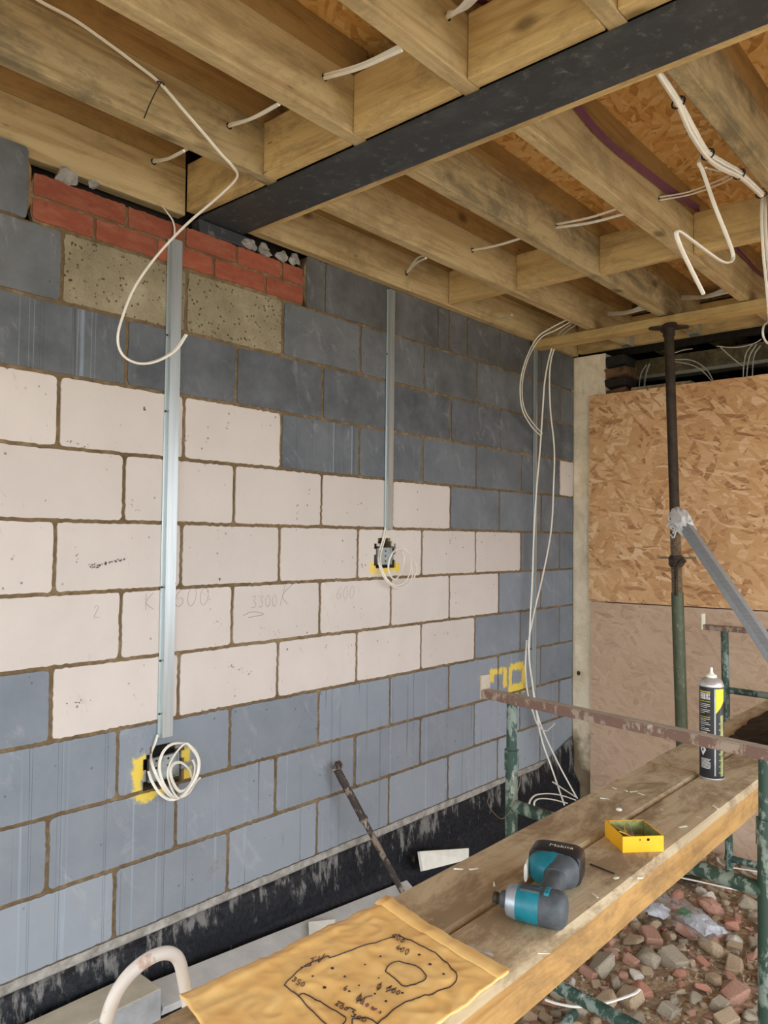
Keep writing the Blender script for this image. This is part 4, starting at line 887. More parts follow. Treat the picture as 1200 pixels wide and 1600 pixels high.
# ------------------------------------------------------------------ spray foam can
def bend_text(txt, size, r, ang, z, mat, name, parent, font_scale=1., rot=0., extra=.0006, inward=False):
    cu = bpy.data.curves.new('t', 'FONT'); cu.body = txt; cu.size = size; cu.extrude = 0.0; cu.align_x = 'CENTER'
    ob = bpy.data.objects.new('t', cu); COL.objects.link(ob); me = bpy.data.meshes.new_from_object(ob.evaluated_get(bpy.context.evaluated_depsgraph_get()))
    bpy.data.objects.remove(ob); bm = B(); bm.from_mesh(me); bpy.data.meshes.remove(me)
    for v in bm.verts:
        x, y = v.co.x*font_scale, v.co.y; a = ang-lft*x/r; v.co = Vector(((r+extra)*math.cos(a), (r+extra)*math.sin(a), z+y))
    return obj(name, bm, mat, parent, recalc=False)
def band(bm, r, a0, a1, z0, z1, zr=None, n=8):
    rows = []
    for i in range(n+1):
        a = a0+(a1-a0)*i/n; zl = z0 if zr is None else z0+(zr-z0)*i/n
        rows.append([bm.verts.new((r*math.cos(a), r*math.sin(a), zl)), bm.verts.new((r*math.cos(a), r*math.sin(a), z1))])
    for i in range(n): bm.faces.new((rows[i][0], rows[i+1][0], rows[i+1][1], rows[i][1]))
cp = at(1112, 1214, 'z', .6); R_ = .0345; HC = .305
cn = empty('foam_can', (cp.x, cp.y, .6005)); tag(cn, 'black aerosol foam can with yellow label flash and pale nozzle on the boards', 'can')
toc = math.atan2(CAM.y-cp.y, CAM.x-cp.x)
bm = B(); lathe(bm, [(.0, 0), (R_-.003, 0), (R_, .003), (R_, .270), (R_, .272)], n=40, cap=False); obj('body', bm, M['black'], cn, smooth='auto')
bm = B(); lathe(bm, [(R_+.0008, 0), (R_+.0012, .002), (R_+.0008, .004)], n=40, cap=False); obj('base_rim', bm, M['chrome'], cn, smooth='auto')
bm = B(); lathe(bm, [(R_, .272), (R_+.0008, .274), (R_-.0005, .279), (.031, .286), (.025, .293), (.018, .297), (.013, .299), (0.001, .299)], n=40, cap=False); obj('shoulder', bm, M['chrome'], cn, smooth='auto')
bm = B(); lathe(bm, [(.0145, .298), (.0155, .300), (.0150, .305), (.0075, .309), (.0060, .311), (.0045, .313), (.0040, .326), (.003, .3275)], n=20); obj('nozzle', bm, M['cream_plastic'], cn, smooth='auto')
# in the picture the can's left side is +angle direction away from camera; find sign
lft = 1 if (Vector((math.cos(toc+.3), math.sin(toc+.3), 0))).dot(RT) < Vector((math.cos(toc-.3), math.sin(toc-.3), 0)).dot(RT) else -1
bm = B(); a = [toc-lft*x for x in (.35, 1.25)]; band(bm, R_+.0004, a[0], a[1], .195, .268, .232); obj('yellow_flash', bm, M['print_y'], cn, recalc=False)
bm = B(); band(bm, R_+.0003, toc-lft*.22, toc-lft*.34, .012, .268); obj('grey_stripe', bm, M['nose'], cn, recalc=False)
bm = B(); band(bm, R_+.0003, toc-lft*.78, toc-lft*1.15, .010, .190)
for k in range(9): band(bm, R_+.0006, toc-lft*.62, toc-lft*.78, .02+.018*k, .024+.018*k)
obj('olive_panel', bm, M['tray_in'], cn, recalc=False)
bm = B(); rnd = random.Random(5)
for z in (.262, .2445, .2425, .221, .2165): pass
for z, w in ((.221, .8), (.216, .82), (.211, .6), (.204, .82), (.199, .78), (.194, .4), (.177, .8), (.172, .5), (.166, .72), (.161, .82), (.155, .4), (.149, .74), (.144, .8), (.137, .6)):
    band(bm, R_+.0004, toc+lft*1.05, toc+lft*(1.05-w*1.15), z, z+.0016)
obj('small_print', bm, M['print'], cn, recalc=False); bm = B()
for k in range(9): band(bm, R_+.0004, toc+lft*.95, toc+lft*(.95-.9*rnd.uniform(.8, 1)), .032+.0034*k, .0335+.0034*k)
obj('fine_print_block', bm, M['print'], cn, recalc=False)
bm = B(); band(bm, R_+.0004, toc+lft*1.1, toc+lft*.1, .257, .2595); band(bm, R_+.0004, toc+lft*1.1, toc+lft*.1, .229, .2305); band(bm, R_+.0004, toc+lft*1.1, toc+lft*.1, .183, .1845)
obj('yellow_rules', bm, M['print_y'], cn, recalc=False)
bm = B(); band(bm, R_+.0003, toc+lft*1.1, toc+lft*.12, .236, .254); npn = obj('name_panel', bm, M['print'], cn, recalc=False)
bend_text('STER', .019, R_, toc+lft*.55, .2385, M['ink'], 'lettering', npn, .9)
bm = B(); vs = []
for da, dz in ((0, .018), (.30, 0), (0, -.018), (-.30, 0)): vs.append(bm.verts.new(((R_+.0006)*math.cos(toc+lft*(.75+da)), (R_+.0006)*math.sin(toc+lft*(.75+da)), .086+dz)))
bm.faces.new(vs); obj('hazard_diamond', bm, M['print'], cn, recalc=False)
bm = B(); vs = []
for da, dz in ((0, .007), (.10, 0), (0, -.007), (-.10, 0)): vs.append(bm.verts.new(((R_+.0009)*math.cos(toc+lft*(.75+da)), (R_+.0009)*math.sin(toc+lft*(.75+da)), .086+dz)))
bm.faces.new(vs); obj('hazard_symbol', bm, M['ink'], cn, recalc=False)

# ------------------------------------------------------------------ impact driver (lies on its side)
ds = empty('impact_driver'); tag(ds, 'teal and charcoal cordless impact driver lying on its side on the boards', 'power tool')
nose_p = at(772, 1404, 'z', .630); tail_p = at(885, 1427, 'z', .630)
bx = (tail_p-nose_p); bx.z = 0; Lb = bx.length; bx.normalize(); by = Vector((-bx.y, bx.x, 0))
if by.dot(fw) < 0: by = -by
mid = at(884, 1418, 'z', .630)
ds.location = (nose_p.x, nose_p.y, .6005); ds.rotation_euler = (0, 0, math.atan2(bx.y, bx.x))
hd = 1 if by.dot(Vector((-bx.y, bx.x, 0))) > 0 else -1
k_ = Lb/.150     # scale so that the body is as long as seen
def dX(prof, c, mat, name, sq=1., n=28, mats=None, par=ds):
    bm = B(); lathe(bm, prof, n=n, mats=None)
    for v in bm.verts:
        x, y, z = v.co; v.co = Vector((z, x, y*sq))
    bmesh.ops.scale(bm, verts=bm.verts, vec=(k_, k_, k_)); bmesh.ops.translate(bm, verts=bm.verts, vec=Vector(c)*k_)
    return obj(name, bm, mat, par, smooth='auto')
RB_ = .036
cz = RB_
dX([(.008, -.002), (.011, .0), (.0115, .008), (.009, .009), (.0095, .016)], (0, 0, cz), M['rust_dark'], 'chuck')
dX([(.010, .012), (.016, .016), (.018, .026), (.026, .030)], (0, 0, cz), M['rubber'], 'collar')
dX([(.0255, .028), (.030, .031), (.034, .046), (.034, .052)], (0, 0, cz), M['nose'], 'hammer_case')
dX([(.0335, .050), (.0352, .054), (.036, .095), (.0355, .100)], (0, 0, cz), M['teal'], 'motor_housing')
dX([(.0355, .098), (.0372, .103), (.0372, .132), (.035, .143), (.027, .150), (.010, .151)], (0, 0, cz), M['rubber'], 'rubber_back')
def yl(y): return y if y < .04 else .04+(y-.04)*1.42
def blob(secs, mat, name, par=ds, n=20, pw=2.6):
    """swept rounded section: secs = (x, y, z, half_x, half_z) along the handle (local y)"""
    bm = B(); rings = []
    for (x, y, z, a, c) in secs:
        y = yl(y); rg = []
        for j in range(n):
            t = 2*math.pi*j/n; ct, st_ = math.cos(t), math.sin(t)
            rg.append(bm.verts.new((x+a*math.copysign(abs(ct)**(2/pw), ct), y*hd, z+c*math.copysign(abs(st_)**(2/pw), st_))))
        rings.append(rg)
    for i in range(len(rings)-1):
        for j in range(n): bm.faces.new((rings[i][j], rings[i][(j+1)%n], rings[i+1][(j+1)%n], rings[i+1][j]))
    bm.faces.new(rings[0][::-1]); bm.faces.new(rings[-1]); bmesh.ops.scale(bm, verts=bm.verts, vec=(k_, k_, k_))
    return obj(name, bm, mat, par, smooth='auto')
blob([(.100, .015, cz+.002, .026, .026), (.100, .040, cz+.003, .021, .022), (.102, .070, cz+.004, .0195, .021), (.104, .095, cz+.005, .021, .0215), (.102, .112, cz+.006, .032, .028)], M['rubber'], 'handle_grip')
blob([(.090, .020, cz+.022, .032, .006), (.092, .034, cz+.018, .026, .006)], M['teal'], 'trim_panel')
blob([(.080, .034, cz, .006, .007), (.082, .055, cz, .005, .007)], M['black'], 'trigger')
blob([(.098, .104, cz+.006, .024, .022), (.090, .116, cz+.006, .046, .030), (.088, .130, cz+.006, .056, .036), (.088, .140, cz+.006, .057, .037)], M['teal'], 'battery_foot')
blob([(.104, .098, cz+.010, .022, .021), (.112, .118, cz+.008, .034, .031), (.114, .132, cz+.007, .034, .037)], M['rubber'], 'foot_grip')
bat = blob([(.090, .138, cz+.006, .056, .0365), (.090, .144, cz+.006, .060, .0385), (.090, .180, cz+.006, .060, .0385), (.090, .190, cz+.006, .055, .034)], M['black'], 'battery', pw=5)
blob([(.0335, .112, cz+.0, .004, .020), (.0325, .132, cz+.0, .004, .022)], M['white'], 'white_switch')
def flat_text(txt, size, mat, name, parent, mw):
    cu = bpy.data.curves.new('t', 'FONT'); cu.body = txt; cu.size = size; cu.align_x = 'CENTER'
    ob = bpy.data.objects.new('t', cu); COL.objects.link(ob); me = bpy.data.meshes.new_from_object(ob.evaluated_get(bpy.context.evaluated_depsgraph_get())); bpy.data.objects.remove(ob)
    me.transform(mw); me.materials.append(mat); o = bpy.data.objects.new(name, me); COL.objects.link(o); o.parent = parent; o.name = name; return o
rotz = 0 if hd > 0 else math.pi
flat_text('Makita', .021*k_, M['print'], 'lettering', bat, Matrix.Translation((.100*k_, yl(.158)*k_*hd, (cz+.006+.0388)*k_)) @ Matrix.Rotation(rotz, 4, 'Z'))
bm = B(); box(bm, (.056*k_, -.016*k_, (cz+.0290)*k_), (.098*k_, .014*k_, (cz+.0355)*k_), 0, .002); obj('vent_block', bm, M['rubber'], ds)
bm = B()
for i in range(4): box(bm, ((.108)*k_, (-.022+.009*i)*k_, (cz+.0325)*k_), ((.118)*k_, (-.016+.009*i)*k_, (cz+.0385)*k_), 0, .001)
obj('air_vents', bm, M['teal'], ds)
flat_text('Makita', .013*k_, M['black'], 'lettering', ds, Matrix.Translation((.078*k_, .001*k_*hd, (cz+.0358)*k_)) @ Matrix.Rotation(rotz, 4, 'Z'))

# ------------------------------------------------------------------ yellow tray with screws
T = [at(945, 1306, 'z', .6), at(973, 1333, 'z', .6), at(1037, 1331, 'z', .6)]
T = [Vector((.640, -1.478, .6)), Vector((.588, -1.562, .6)), Vector((.662, -1.622, .6))]
T0, T1, T2 = at(946, 1306, 'z', .6), at(973, 1333, 'z', .6), at(1037, 1331, 'z', .6)
ea = (T0-T1); la = ea.length; ea.normalize(); eb = (T2-T1); eb = (eb-ea*eb.dot(ea)); lb_ = eb.length; eb.normalize()
# box: near side T1-T2 is the short end; the long side runs away
def pick_long():
    far = at(985, 1294, 'z', .6); return far
tr = empty('metal_tray', (T1.x, T1.y, .6005)); tag(tr, 'small open yellow tin of screws lying on the boards behind the driver', 'tray')
W_ = (T2-T1); F_ = at(945, 1306, 'z', .6)-T1
hT = .036
bm = B()
P = [Vector((0, 0, 0)), W_, W_+F_, F_]; th = .0025
def wallq(a, b_, inn):
    d = (b_-a).normalized(); nn = Vector((-d.y, d.x, 0)); 
    if nn.dot(inn) < 0: nn = -nn
    q4 = [a, b_, b_+nn*th, a+nn*th]; prism(bm, [(v.x, v.y) for v in q4], 0, hT)
cc = (W_+F_)/2
for i in range(4): wallq(P[i], P[(i+1)%4], cc-P[i])
tsd = obj('tin_sides', bm, M['tray'], tr)
bm = B(); prism(bm, [(v.x*.99+cc.x*.01, v.y*.99+cc.y*.01) for v in P], 0.0005, .003); obj('tin_bottom', bm, M['tray_in'], tr)
bm = B()
for i in range(4):
    a, b_ = P[i], P[(i+1)%4]; a = a+(cc-a)*.05; b_ = b_+(cc-b_)*.05; d = (b_-a).normalized(); nn = Vector((-d.y, d.x, 0)); nn = nn if nn.dot(cc-a) > 0 else -nn
    prism(bm, [(v.x, v.y) for v in (a, b_, b_+nn*.0006, a+nn*.0006)], .003, hT*.98)
obj('grimy_lining', bm, M['tray_in'], tr)
for fx in (.42, .62):
    bm = B(); d = W_.normalized(); nn = Vector((d.y, -d.x, 0)); nn = nn if nn.dot(cc) < 0 else -nn
    c = W_*fx+nn*.0004+Vector((0, 0, hT*.78)); vs = [bm.verts.new(c+d*.0035*math.cos(a)*(1 if fx > .5 else .5)+Vector((0, 0, .0035*math.sin(a)*(1 if fx > .5 else .5)))) for a in [i*math.pi/6 for i in range(12)]]; bm.faces.new(vs); obj('punched_hole', bm, M['dark_void'], tsd)
rnd = random.Random(11)
def screw(p, d, L, mat, label, name='wood_screw', grp='screws in the yellow tin', r=.0018):
    bm = B(); d = d.normalized(); pts = []
    tube(bm, [p, p+d*L*.35], r, 8, 0); 
    n = 14
    tube(bm, [p+d*L*(.35+.6*i/n) for i in range(n+1)]+[p+d*L], [r*(1.25 if i % 2 else .8) for i in range(n+1)]+[.0003], 8, 0)
    tube(bm, [p-d*.003, p-d*.001, p+d*.003], [r*2.4, r*2.4, r], 10, 0)
    o = obj(name, bm, mat, origin=p); return tag(o, label, 'screw', grp)
tb = tr.location
for i in range(9):
    s_, t_ = rnd.uniform(.2, .6), rnd.uniform(.15, .55); p = tb+W_*s_+F_*t_+Vector((0, 0, .017+.005*(i//3)))
    d = (F_*rnd.uniform(.3, 1)+W_*rnd.uniform(-.5, .5)); d.z = rnd.uniform(-.002, .01)
    screw(p, d, .032, M['brass'] if i % 3 else M['rust_thread'], 'small brass-coloured screw heaped with others in the yellow tin')
screw(tb+F_*.95+W_*.12+Vector((0, 0, .030)), -F_*1.0+W_*.42+Vector((0, 0, -.012)), .085, M['brass'], 'long bright rod-like screw lying corner to corner in the yellow tin', r=.0022)
p = at(967, 1265, 'z', .602); bm = B(); lathe(bm, [(.0, 0), (.008, 0), (.0085, .002), (.006, .005), (0.001, .006)], n=18, cap=False); o = obj('round_cap', bm, M['white'], origin=(0, 0, 0), smooth='auto'); o.location = (p.x, p.y, .6005); tag(o, 'tiny round white screw cap on the board beyond the yellow tin', 'cap')
# hex driver bit and the loose dark bit
def rod(name, a, b_, r, mat, label, cat, prof=None, sides=8):
    bm = B(); n = len(prof) if prof else 2
    tube(bm, [a+(b_-a)*i/(n-1) for i in range(n)], [r*q for q in prof] if prof else r, sides, 0); o = obj(name, bm, mat, origin=a, smooth='auto'); return tag(o, label, cat)
a = at(729, 1478, 'z', .606); b_ = at(770, 1492, 'z', .606)
rod('driver_bit', a, b_, .0052, M['chrome'], 'silver hex driver bit lying beside the brown envelope', 'bit', [.9, 1, 1, 1, .6, .6, .8, .8, .6, .8, .8, .8, .5, .3])
rod('masonry_nail', at(922, 1350, 'z', .6022), at(960, 1365, 'z', .6022), .0017, M['rust_dark'], 'thin dark nail on the boards right of the driver', 'nail')
# shavings
rnd = random.Random(4)
for i, (px, py) in enumerate([(960, 1232), (978, 1236), (990, 1237), (1002, 1241), (1035, 1266), (1067, 1292), (1092, 1277), (1118, 1262), (1000, 1372), (930, 1400), (962, 1372), (850, 1490), (740, 1358), (716, 1358), (772, 1382), (945, 1248), (880, 1340), (1022, 1342)]):
    p = at(px, py, 'z', .6018); bm = B(); a = rnd.uniform(0, 6.28); L = rnd.uniform(.006, .014); d = Vector((math.cos(a), math.sin(a), 0)); nn = Vector((-d.y, d.x, 0)); w = rnd.uniform(.0012, .003)
    box(bm, (-L, -w, 0), (L, w, .0014), 0, 0, .0008); bmesh.ops.rotate(bm, verts=bm.verts, matrix=Matrix.Rotation(a, 3, 'Z')); o = obj('wood_shaving', bm, M['cream_plastic']); o.location = p; tag(o, 'tiny pale wood shaving scattered on the trestle boards', 'shaving', 'pale shavings on the trestle boards')

# ------------------------------------------------------------------ envelope with the sketched room plan
E0, E1, E2 = at(280, 1560, 'z', .612), at(603, 1410, 'z', .604), at(795, 1528, 'z', .604)
eu, ev = E1-E0, E2-E1
eu.z = ev.z = 0
def env_h(s, t):
    h_ = .003+.003*mnoise.noise((s*3.2, t*2.6, 2.))+.0060*(.5-abs(mnoise.noise((s*6, t*4, 5.))))+.0040*(.5-abs(mnoise.noise((s*15, t*11, 1.))))+.0016*(.5-abs(mnoise.noise((s*36, t*27, 1.))))
    h_ += .010*math.exp(-((t-.06)/.03)**2)*.3+ .004*max(0, 1-s*3)
    return h_+.006
def env_pt(s, t, dz=0.): 
    w = .006*mnoise.noise((s*5, t*5, 11.))
    return Vector((E0.x, E0.y, .600))+eu*(s+w*.4)+ev*(t+w*.3)+Vector((0, 0, env_h(s, t)+dz))
en = empty('brown_envelope', (E0+eu*.5+ev*.5)); en.location.z = .602; tag(en, 'crumpled brown paper envelope with a room plan sketched on it', 'envelope')
bm = B(); ns, nt = 90, 70
top = [[bm.verts.new(env_pt(i/ns, k/nt)) for k in range(nt+1)] for i in range(ns+1)]
bot = [[bm.verts.new(env_pt(i/ns, k/nt, -.0035)) for k in range(nt+1)] for i in range(ns+1)]
for i in range(ns):
    for k in range(nt):
        bm.faces.new((top[i][k], top[i+1][k], top[i+1][k+1], top[i][k+1])); bm.faces.new((bot[i][k], bot[i][k+1], bot[i+1][k+1], bot[i+1][k]))
for i in range(ns):
    bm.faces.new((top[i][0], bot[i][0], bot[i+1][0], top[i+1][0])); bm.faces.new((top[i][nt], top[i+1][nt], bot[i+1][nt], bot[i][nt]))
for k in range(nt):
    bm.faces.new((top[0][k], top[0][k+1], bot[0][k+1], bot[0][k])); bm.faces.new((top[ns][k], bot[ns][k], bot[ns][k+1], top[ns][k+1]))
part('paper', bm, M['kraft'], en, smooth=True)
bm = B(); nt2 = 60; strip = []
for k in range(nt2+1):
    t = k/nt2; strip.append([bm.verts.new(env_pt(.935, t, .0006)), bm.verts.new(env_pt(.94, t, .003)), bm.verts.new(env_pt(1.0, t, .0035)), bm.verts.new(env_pt(1.004, t, -.002))])
for k in range(nt2):
    for j in range(3): bm.faces.new((strip[k][j], strip[k][j+1], strip[k+1][j+1], strip[k+1][j]))
part('folded_flap', bm, M['kraft'], en, smooth=True)
def env_px(px, py):
    p = at(px, py, 'z', .611); d = p-Vector((E0.x, E0.y, 0)); det = eu.x*ev.y-eu.y*ev.x
    s = (d.x*ev.y-d.y*ev.x)/det; t = (eu.x*d.y-eu.y*d.x)/det; return env_pt(s, t, .0010)
def ink(bm, pts, r=.0009, n=6):
    pts = catmull([Vector((p[0], p[1], 0)) for p in pts], n) if len(pts) > 2 and n else [Vector((*pts[0], 0)).lerp(Vector((*pts[-1], 0)), i/8) for i in range(9)]
    tube(bm, [env_px(p.x, p.y) for p in pts], r, 5, 0)
bm = B()
for ln in ([(444, 1544), (458, 1530), (478, 1512), (500, 1502), (512, 1498), (515, 1501)], [(515, 1501), (560, 1484), (610, 1468), (622, 1463)], [(622, 1463), (632, 1468), (655, 1479), (680, 1492), (702, 1510), (714, 1528), (706, 1540), (670, 1556), (630, 1570), (600, 1594), (590, 1602)],
           [(444, 1544), (466, 1560), (485, 1580), (510, 1602)], [(466, 1560), (474, 1555), (490, 1560), (520, 1577), (540, 1592), (534, 1604)], [(602, 1519), (612, 1507), (626, 1503), (650, 1512), (666, 1528), (658, 1538), (634, 1544), (618, 1532), (602, 1519)], [(550, 1602), (552, 1594), (570, 1590), (592, 1604)]): ink(bm, ln)
for ln in ([(470, 1516), (478, 1510), (486, 1512)], [(603, 1550), (620, 1545)], [(612, 1541), (604, 1546)], [(562, 1567), (582, 1558)], [(528, 1564), (538, 1568)], [(546, 1573), (556, 1578)]): ink(bm, ln, .0008, 0)
# dots
for px, py, rr_ in ((520, 1516, .0028), (507, 1544, .0028), (489, 1529, .0018), (539, 1528, .002), (561, 1542, .0016), (570, 1508, .0016), (592, 1529, .0012), (629, 1554, .002), (603, 1568, .0022), (546, 1552, .002), (655, 1494, .0024), (672, 1510, .0028), (693, 1525, .0022), (594, 1496, .0018), (626, 1484, .0018), (586, 1555, .0018), (552, 1580, .0018), (544, 1575, .0016)):
    c = env_px(px, py); tube(bm, [c, c+Vector((0, 0, .0006))], rr_, 10, 0)
def handw(s, px, py, ex, ey, w):
    x = 0.
    for ch in s:
        for st in GL.get(ch, []):
            w_ = w*1.12; ink(bm, [(px+(x+a_*w)*ex[0]+b2*w*1.2*ey[0], py+(x+a_*w)*ex[1]+b2*w*1.2*ey[1]) for a_, b2 in st], .00055, 4 if len(st) > 2 else 0)
        x += w*1.05
handw('TV', 480, 1515, (.93, -.36), (.3, -.75), 14)
handw('350', 456, 1536, (.8, .45), (.45, -.7), 8)
handw('600', 612, 1466, (.8, .45), (.4, -.6), 8)
handw('400', 618, 1484, (.85, .4), (.4, -.6), 8)
handw('300', 604, 1548, (.85, .4), (.4, -.6), 8)
handw('600', 523, 1571, (.85, .4), (.4, -.6), 8); handw('300', 548, 1588, (.85, .4), (.4, -.6), 9)
handw('O', 588, 1544, (.85, .4), (.4, -.8), 9); handw('O', 556, 1566, (.85, .4), (.4, -.8), 10); handw('6', 536, 1549, (.85, .3), (.4, -.7), 8)
part('pen_drawing', bm, M['ink'], en, smooth=False)
bm = B(); handw('doo', 562, 1570, (.8, .5), (.4, -.7), 10); handw('rs', 584, 1583, (.8, .5), (.4, -.7), 8); part('purple_writing', bm, M['ink_p'], en, smooth=False)

# ------------------------------------------------------------------ white bent pipe, lower left
yp = -1.12
pts = ats([(150, 1660), (165, 1600), (178, 1560), (196, 1530), (218, 1508), (240, 1494), (258, 1489), (272, 1492), (281, 1504), (287, 1530), (293, 1565), (300, 1610), (308, 1660)], 'y', yp)
f0, f1 = pts[0].copy(), pts[-1].copy(); f0.z = -.37; f1.z = -.37
bm = B(); tube(bm, [f0, (f0+pts[0])/2]+pts+[(f1+pts[-1])/2, f1], .0115, 14, 6)
o = obj('bent_pipe', bm, M['hoop'], smooth=True); tag(o, 'white painted bent tube hoop standing at bottom left beside the envelope', 'pipe')

# ------------------------------------------------------------------ wall foot clutter
bm = B(); box(bm, (-1.4, -.190, -.26), (.285, -.05, -.105), 1, .004, .0)
for f in bm.faces: f.material_index = 0 if f.normal.z > .6 or sum(v.co.z for v in f.verts)/len(f.verts) > -.107 else 1
o = obj('concrete_lintel', bm, [M['lintel_top'], M['lintel']]); tag(o, 'grey concrete lintel with mortar on top, lying along the wall foot at lower left', 'lintel')
def slab(name, pts, thick, mat, label, cat, group=None):
    """a board given by four 3D corners of its upper face"""
    bm = B(); P4 = [Vector(p) for p in pts]; nn = (P4[1]-P4[0]).cross(P4[3]-P4[0]).normalized(); nn = nn if nn.z > 0 else -nn
    a = [bm.verts.new(p) for p in P4]; b_ = [bm.verts.new(p-nn*thick) for p in P4]
    bm.faces.new(a); bm.faces.new(b_[::-1])
    for i in range(4): bm.faces.new((a[i], b_[i], b_[(i+1)%4], a[(i+1)%4]))
    bmesh.ops.bevel(bm, geom=bm.edges[:], offset=min(.002, thick*.2), segments=1, affect='EDGES')
    c = sum(P4, Vector())/4; o = obj(name, bm, mat, origin=c); return tag(o, label, cat, group)
M['strip'] = simple('pale_grey_board', lin(200, 200, 196), .7, var=.12, sc=9, bump=.3)
slab('pale_plank', [(.33, -.055, -.155), (1.62, -.075, -.235), (1.60, -.17, -.27), (.31, -.16, -.19)], .03, M['strip'], 'long pale grey plank lying at the foot of the black membrane', 'plank')
slab('grey_plank', [(.36, -.20, -.235), (1.45, -.22, -.285), (1.43, -.33, -.30), (.33, -.31, -.26)], .03, M['lintel'], 'darker grey plank lying in front of the pale plank', 'plank')
z_ = -.19
slab('white_foam_offcut', [at(657, 1330, 'y', -.10), at(733, 1325, 'y', -.10), at(733, 1343, 'y', -.13), at(662, 1361, 'y', -.13)], .02, M['white'], 'white foam offcut by the wall foot above the boards', 'offcut')
slab('white_card_scrap', [at(482, 1440, 'z', -.19), at(524, 1436, 'z', -.195), at(522, 1458, 'z', -.215), at(484, 1478, 'z', -.215)], .004, M['white'], 'small torn white card poking out behind the envelope', 'card')
# muddy pipe leaning on the wall
a = at(523, 1196, 'y', -.045); b_ = at(630, 1396, 'y', -.20); d = (b_-a).normalized(); bb = a+d*((-.365-a.z)/d.z)
r_ = empty('muddy_digging_bar', bb); tag(r_, 'mud-caked steel bar leaning against the block wall', 'bar')
bm = B(); L = (bb-a).length; tube(bm, [a+d*.02, a+d*.26], .0165, 14, 0); part('socket_sleeve', bm, M['muddy'], r_)
bm = B(); tube(bm, [a+d*.26, a+d*.27], .0195, 14, 0); part('collar_ring', bm, M['muddy'], r_)
bm = B(); tube(bm, [a+d*.25, bb], .0125, 14, 0); part('shaft', bm, M['muddy'], r_)
bm = B(); e = Vector((.9, .3, .1)).normalized(); tube(bm, [a-e*.004+d*.02, a+e*.034+d*.006], .0175, 14, 0); part('cross_head', bm, M['muddy'], r_)

# ------------------------------------------------------------------ rubble
cols = [('st_red', 'red', .16), ('st_buff', 'buff', .34), ('st_grey', 'grey', .22), ('st_pink', 'pinkish', .20), ('st_white', 'pale', .08)]
lab = {'red': 'broken chunk of red brick in the rubble below the boards', 'buff': 'buff-brown stone in the rubble below the boards', 'grey': 'grey stone in the rubble below the boards', 'pinkish': 'pinkish broken brick piece in the rubble below the boards', 'pale': 'pale mortar lump in the rubble below the boards'}
meshes = []
for i in range(14):
    rnd = random.Random(100+i); bm = B()
    sh = (1, rnd.uniform(.6, .9), rnd.uniform(.36, .6)); n_ = 12 if i % 2 else 18
    if i % 4 == 0:
        for sx in (-1, 1):
            for sy in (-1, 1):
                for sz_ in (-1, 1): bm.verts.new((sx*sh[0]*rnd.uniform(.55, .9), sy*sh[1]*rnd.uniform(.55, .9), sz_*sh[2]*rnd.uniform(.6, .9)))
    else:
        for _ in range(n_):
            v = Vector([rnd.gauss(0, 1) for _ in range(3)]).normalized(); bm.verts.new((v.x*sh[0], v.y*sh[1], v.z*sh[2]))
    bmesh.ops.convex_hull(bm, input=bm.verts[:])
    for v in [v for v in bm.verts if not v.link_faces]: bm.verts.remove(v)
    bmesh.ops.bevel(bm, geom=bm.edges[:], offset=.07, segments=1, affect='EDGES')
    bmesh.ops.recalc_face_normals(bm, faces=bm.faces)
    me = bpy.data.meshes.new('rubble'); bm.to_mesh(me); bm.free(); meshes.append(me)
mesh_by = {}
def floor_z(x, y): return -.385+.02*mnoise.noise((x*2.2, y*2.2, 0))+.012*mnoise.noise((x*9, y*9, 3))+(.05*max(0, 1-abs(y+.1)/.35) if x > .4 else 0)
rnd = random.Random(21); placed = []
def visible(x, y, z):
    d = Vector((x, y, z))-CAM; f = d.dot(fw); px = 600+FPX*d.dot(RT)/f; py = 800-FPX*d.dot(UP)/f
    if not (-20 < px < 1240 and 1150 < py < 1640): return False
    return py > 1205+(1185-px)*.87 or (px > 800 and py < 1330 and px < 960)
def where(x, y, s):
    sz_ = 'large' if s > .045 else 'fist-sized' if s > .026 else 'small'
    if y > -.6: w_ = 'at the foot of the corner by the cable ends'
    elif x > 2.55: w_ = 'far back beside the trestle feet'
    elif x > 2.15: w_ = 'around the clear plastic bag'
    elif x > 1.75: w_ = 'between the plastic bag and the white cable offcut'
    else: w_ = 'at the bottom edge near the curved white cable offcut'
    return sz_, w_
def put(x, y, s, tries=0):
    ci = rnd.random(); acc = 0
    for mk, cn_, w in cols:
        acc += w
        if ci <= acc: break
    mi = rnd.randrange(14); key = (mi, mk)
    if key not in mesh_by:
        m2 = meshes[mi].copy(); m2.materials.append(M[mk]); m2.name = 'rubble_'+cn_; mesh_by[key] = m2
    nm = {'red': 'brick_rubble', 'pinkish': 'brick_rubble', 'pale': 'mortar_rubble'}.get(cn_, 'rubble_stone')
    o = bpy.data.objects.new(nm, mesh_by[key]); COL.objects.link(o)
    o.location = (x, y, floor_z(x, y)+s*.26); o.scale = (s, s, s); o.rotation_euler = (rnd.uniform(-.4, .4), rnd.uniform(-.4, .4), rnd.uniform(0, 6.28))
    a_, b_ = where(x, y, s); nm2 = {'red': 'red brick chunk', 'buff': 'buff stone', 'grey': 'grey stone', 'pinkish': 'pinkish brick chunk', 'pale': 'pale mortar lump'}[cn_]
    tag(o, f'{a_} {nm2} in the rubble {b_}', 'stone' if nm == 'rubble_stone' else 'rubble', {'red': 'red brick pieces in the rubble', 'buff': 'buff stones in the rubble', 'grey': 'grey stones in the rubble', 'pinkish': 'pinkish brick pieces in the rubble', 'pale': 'pale mortar lumps in the rubble'}[cn_])
cnt = 0
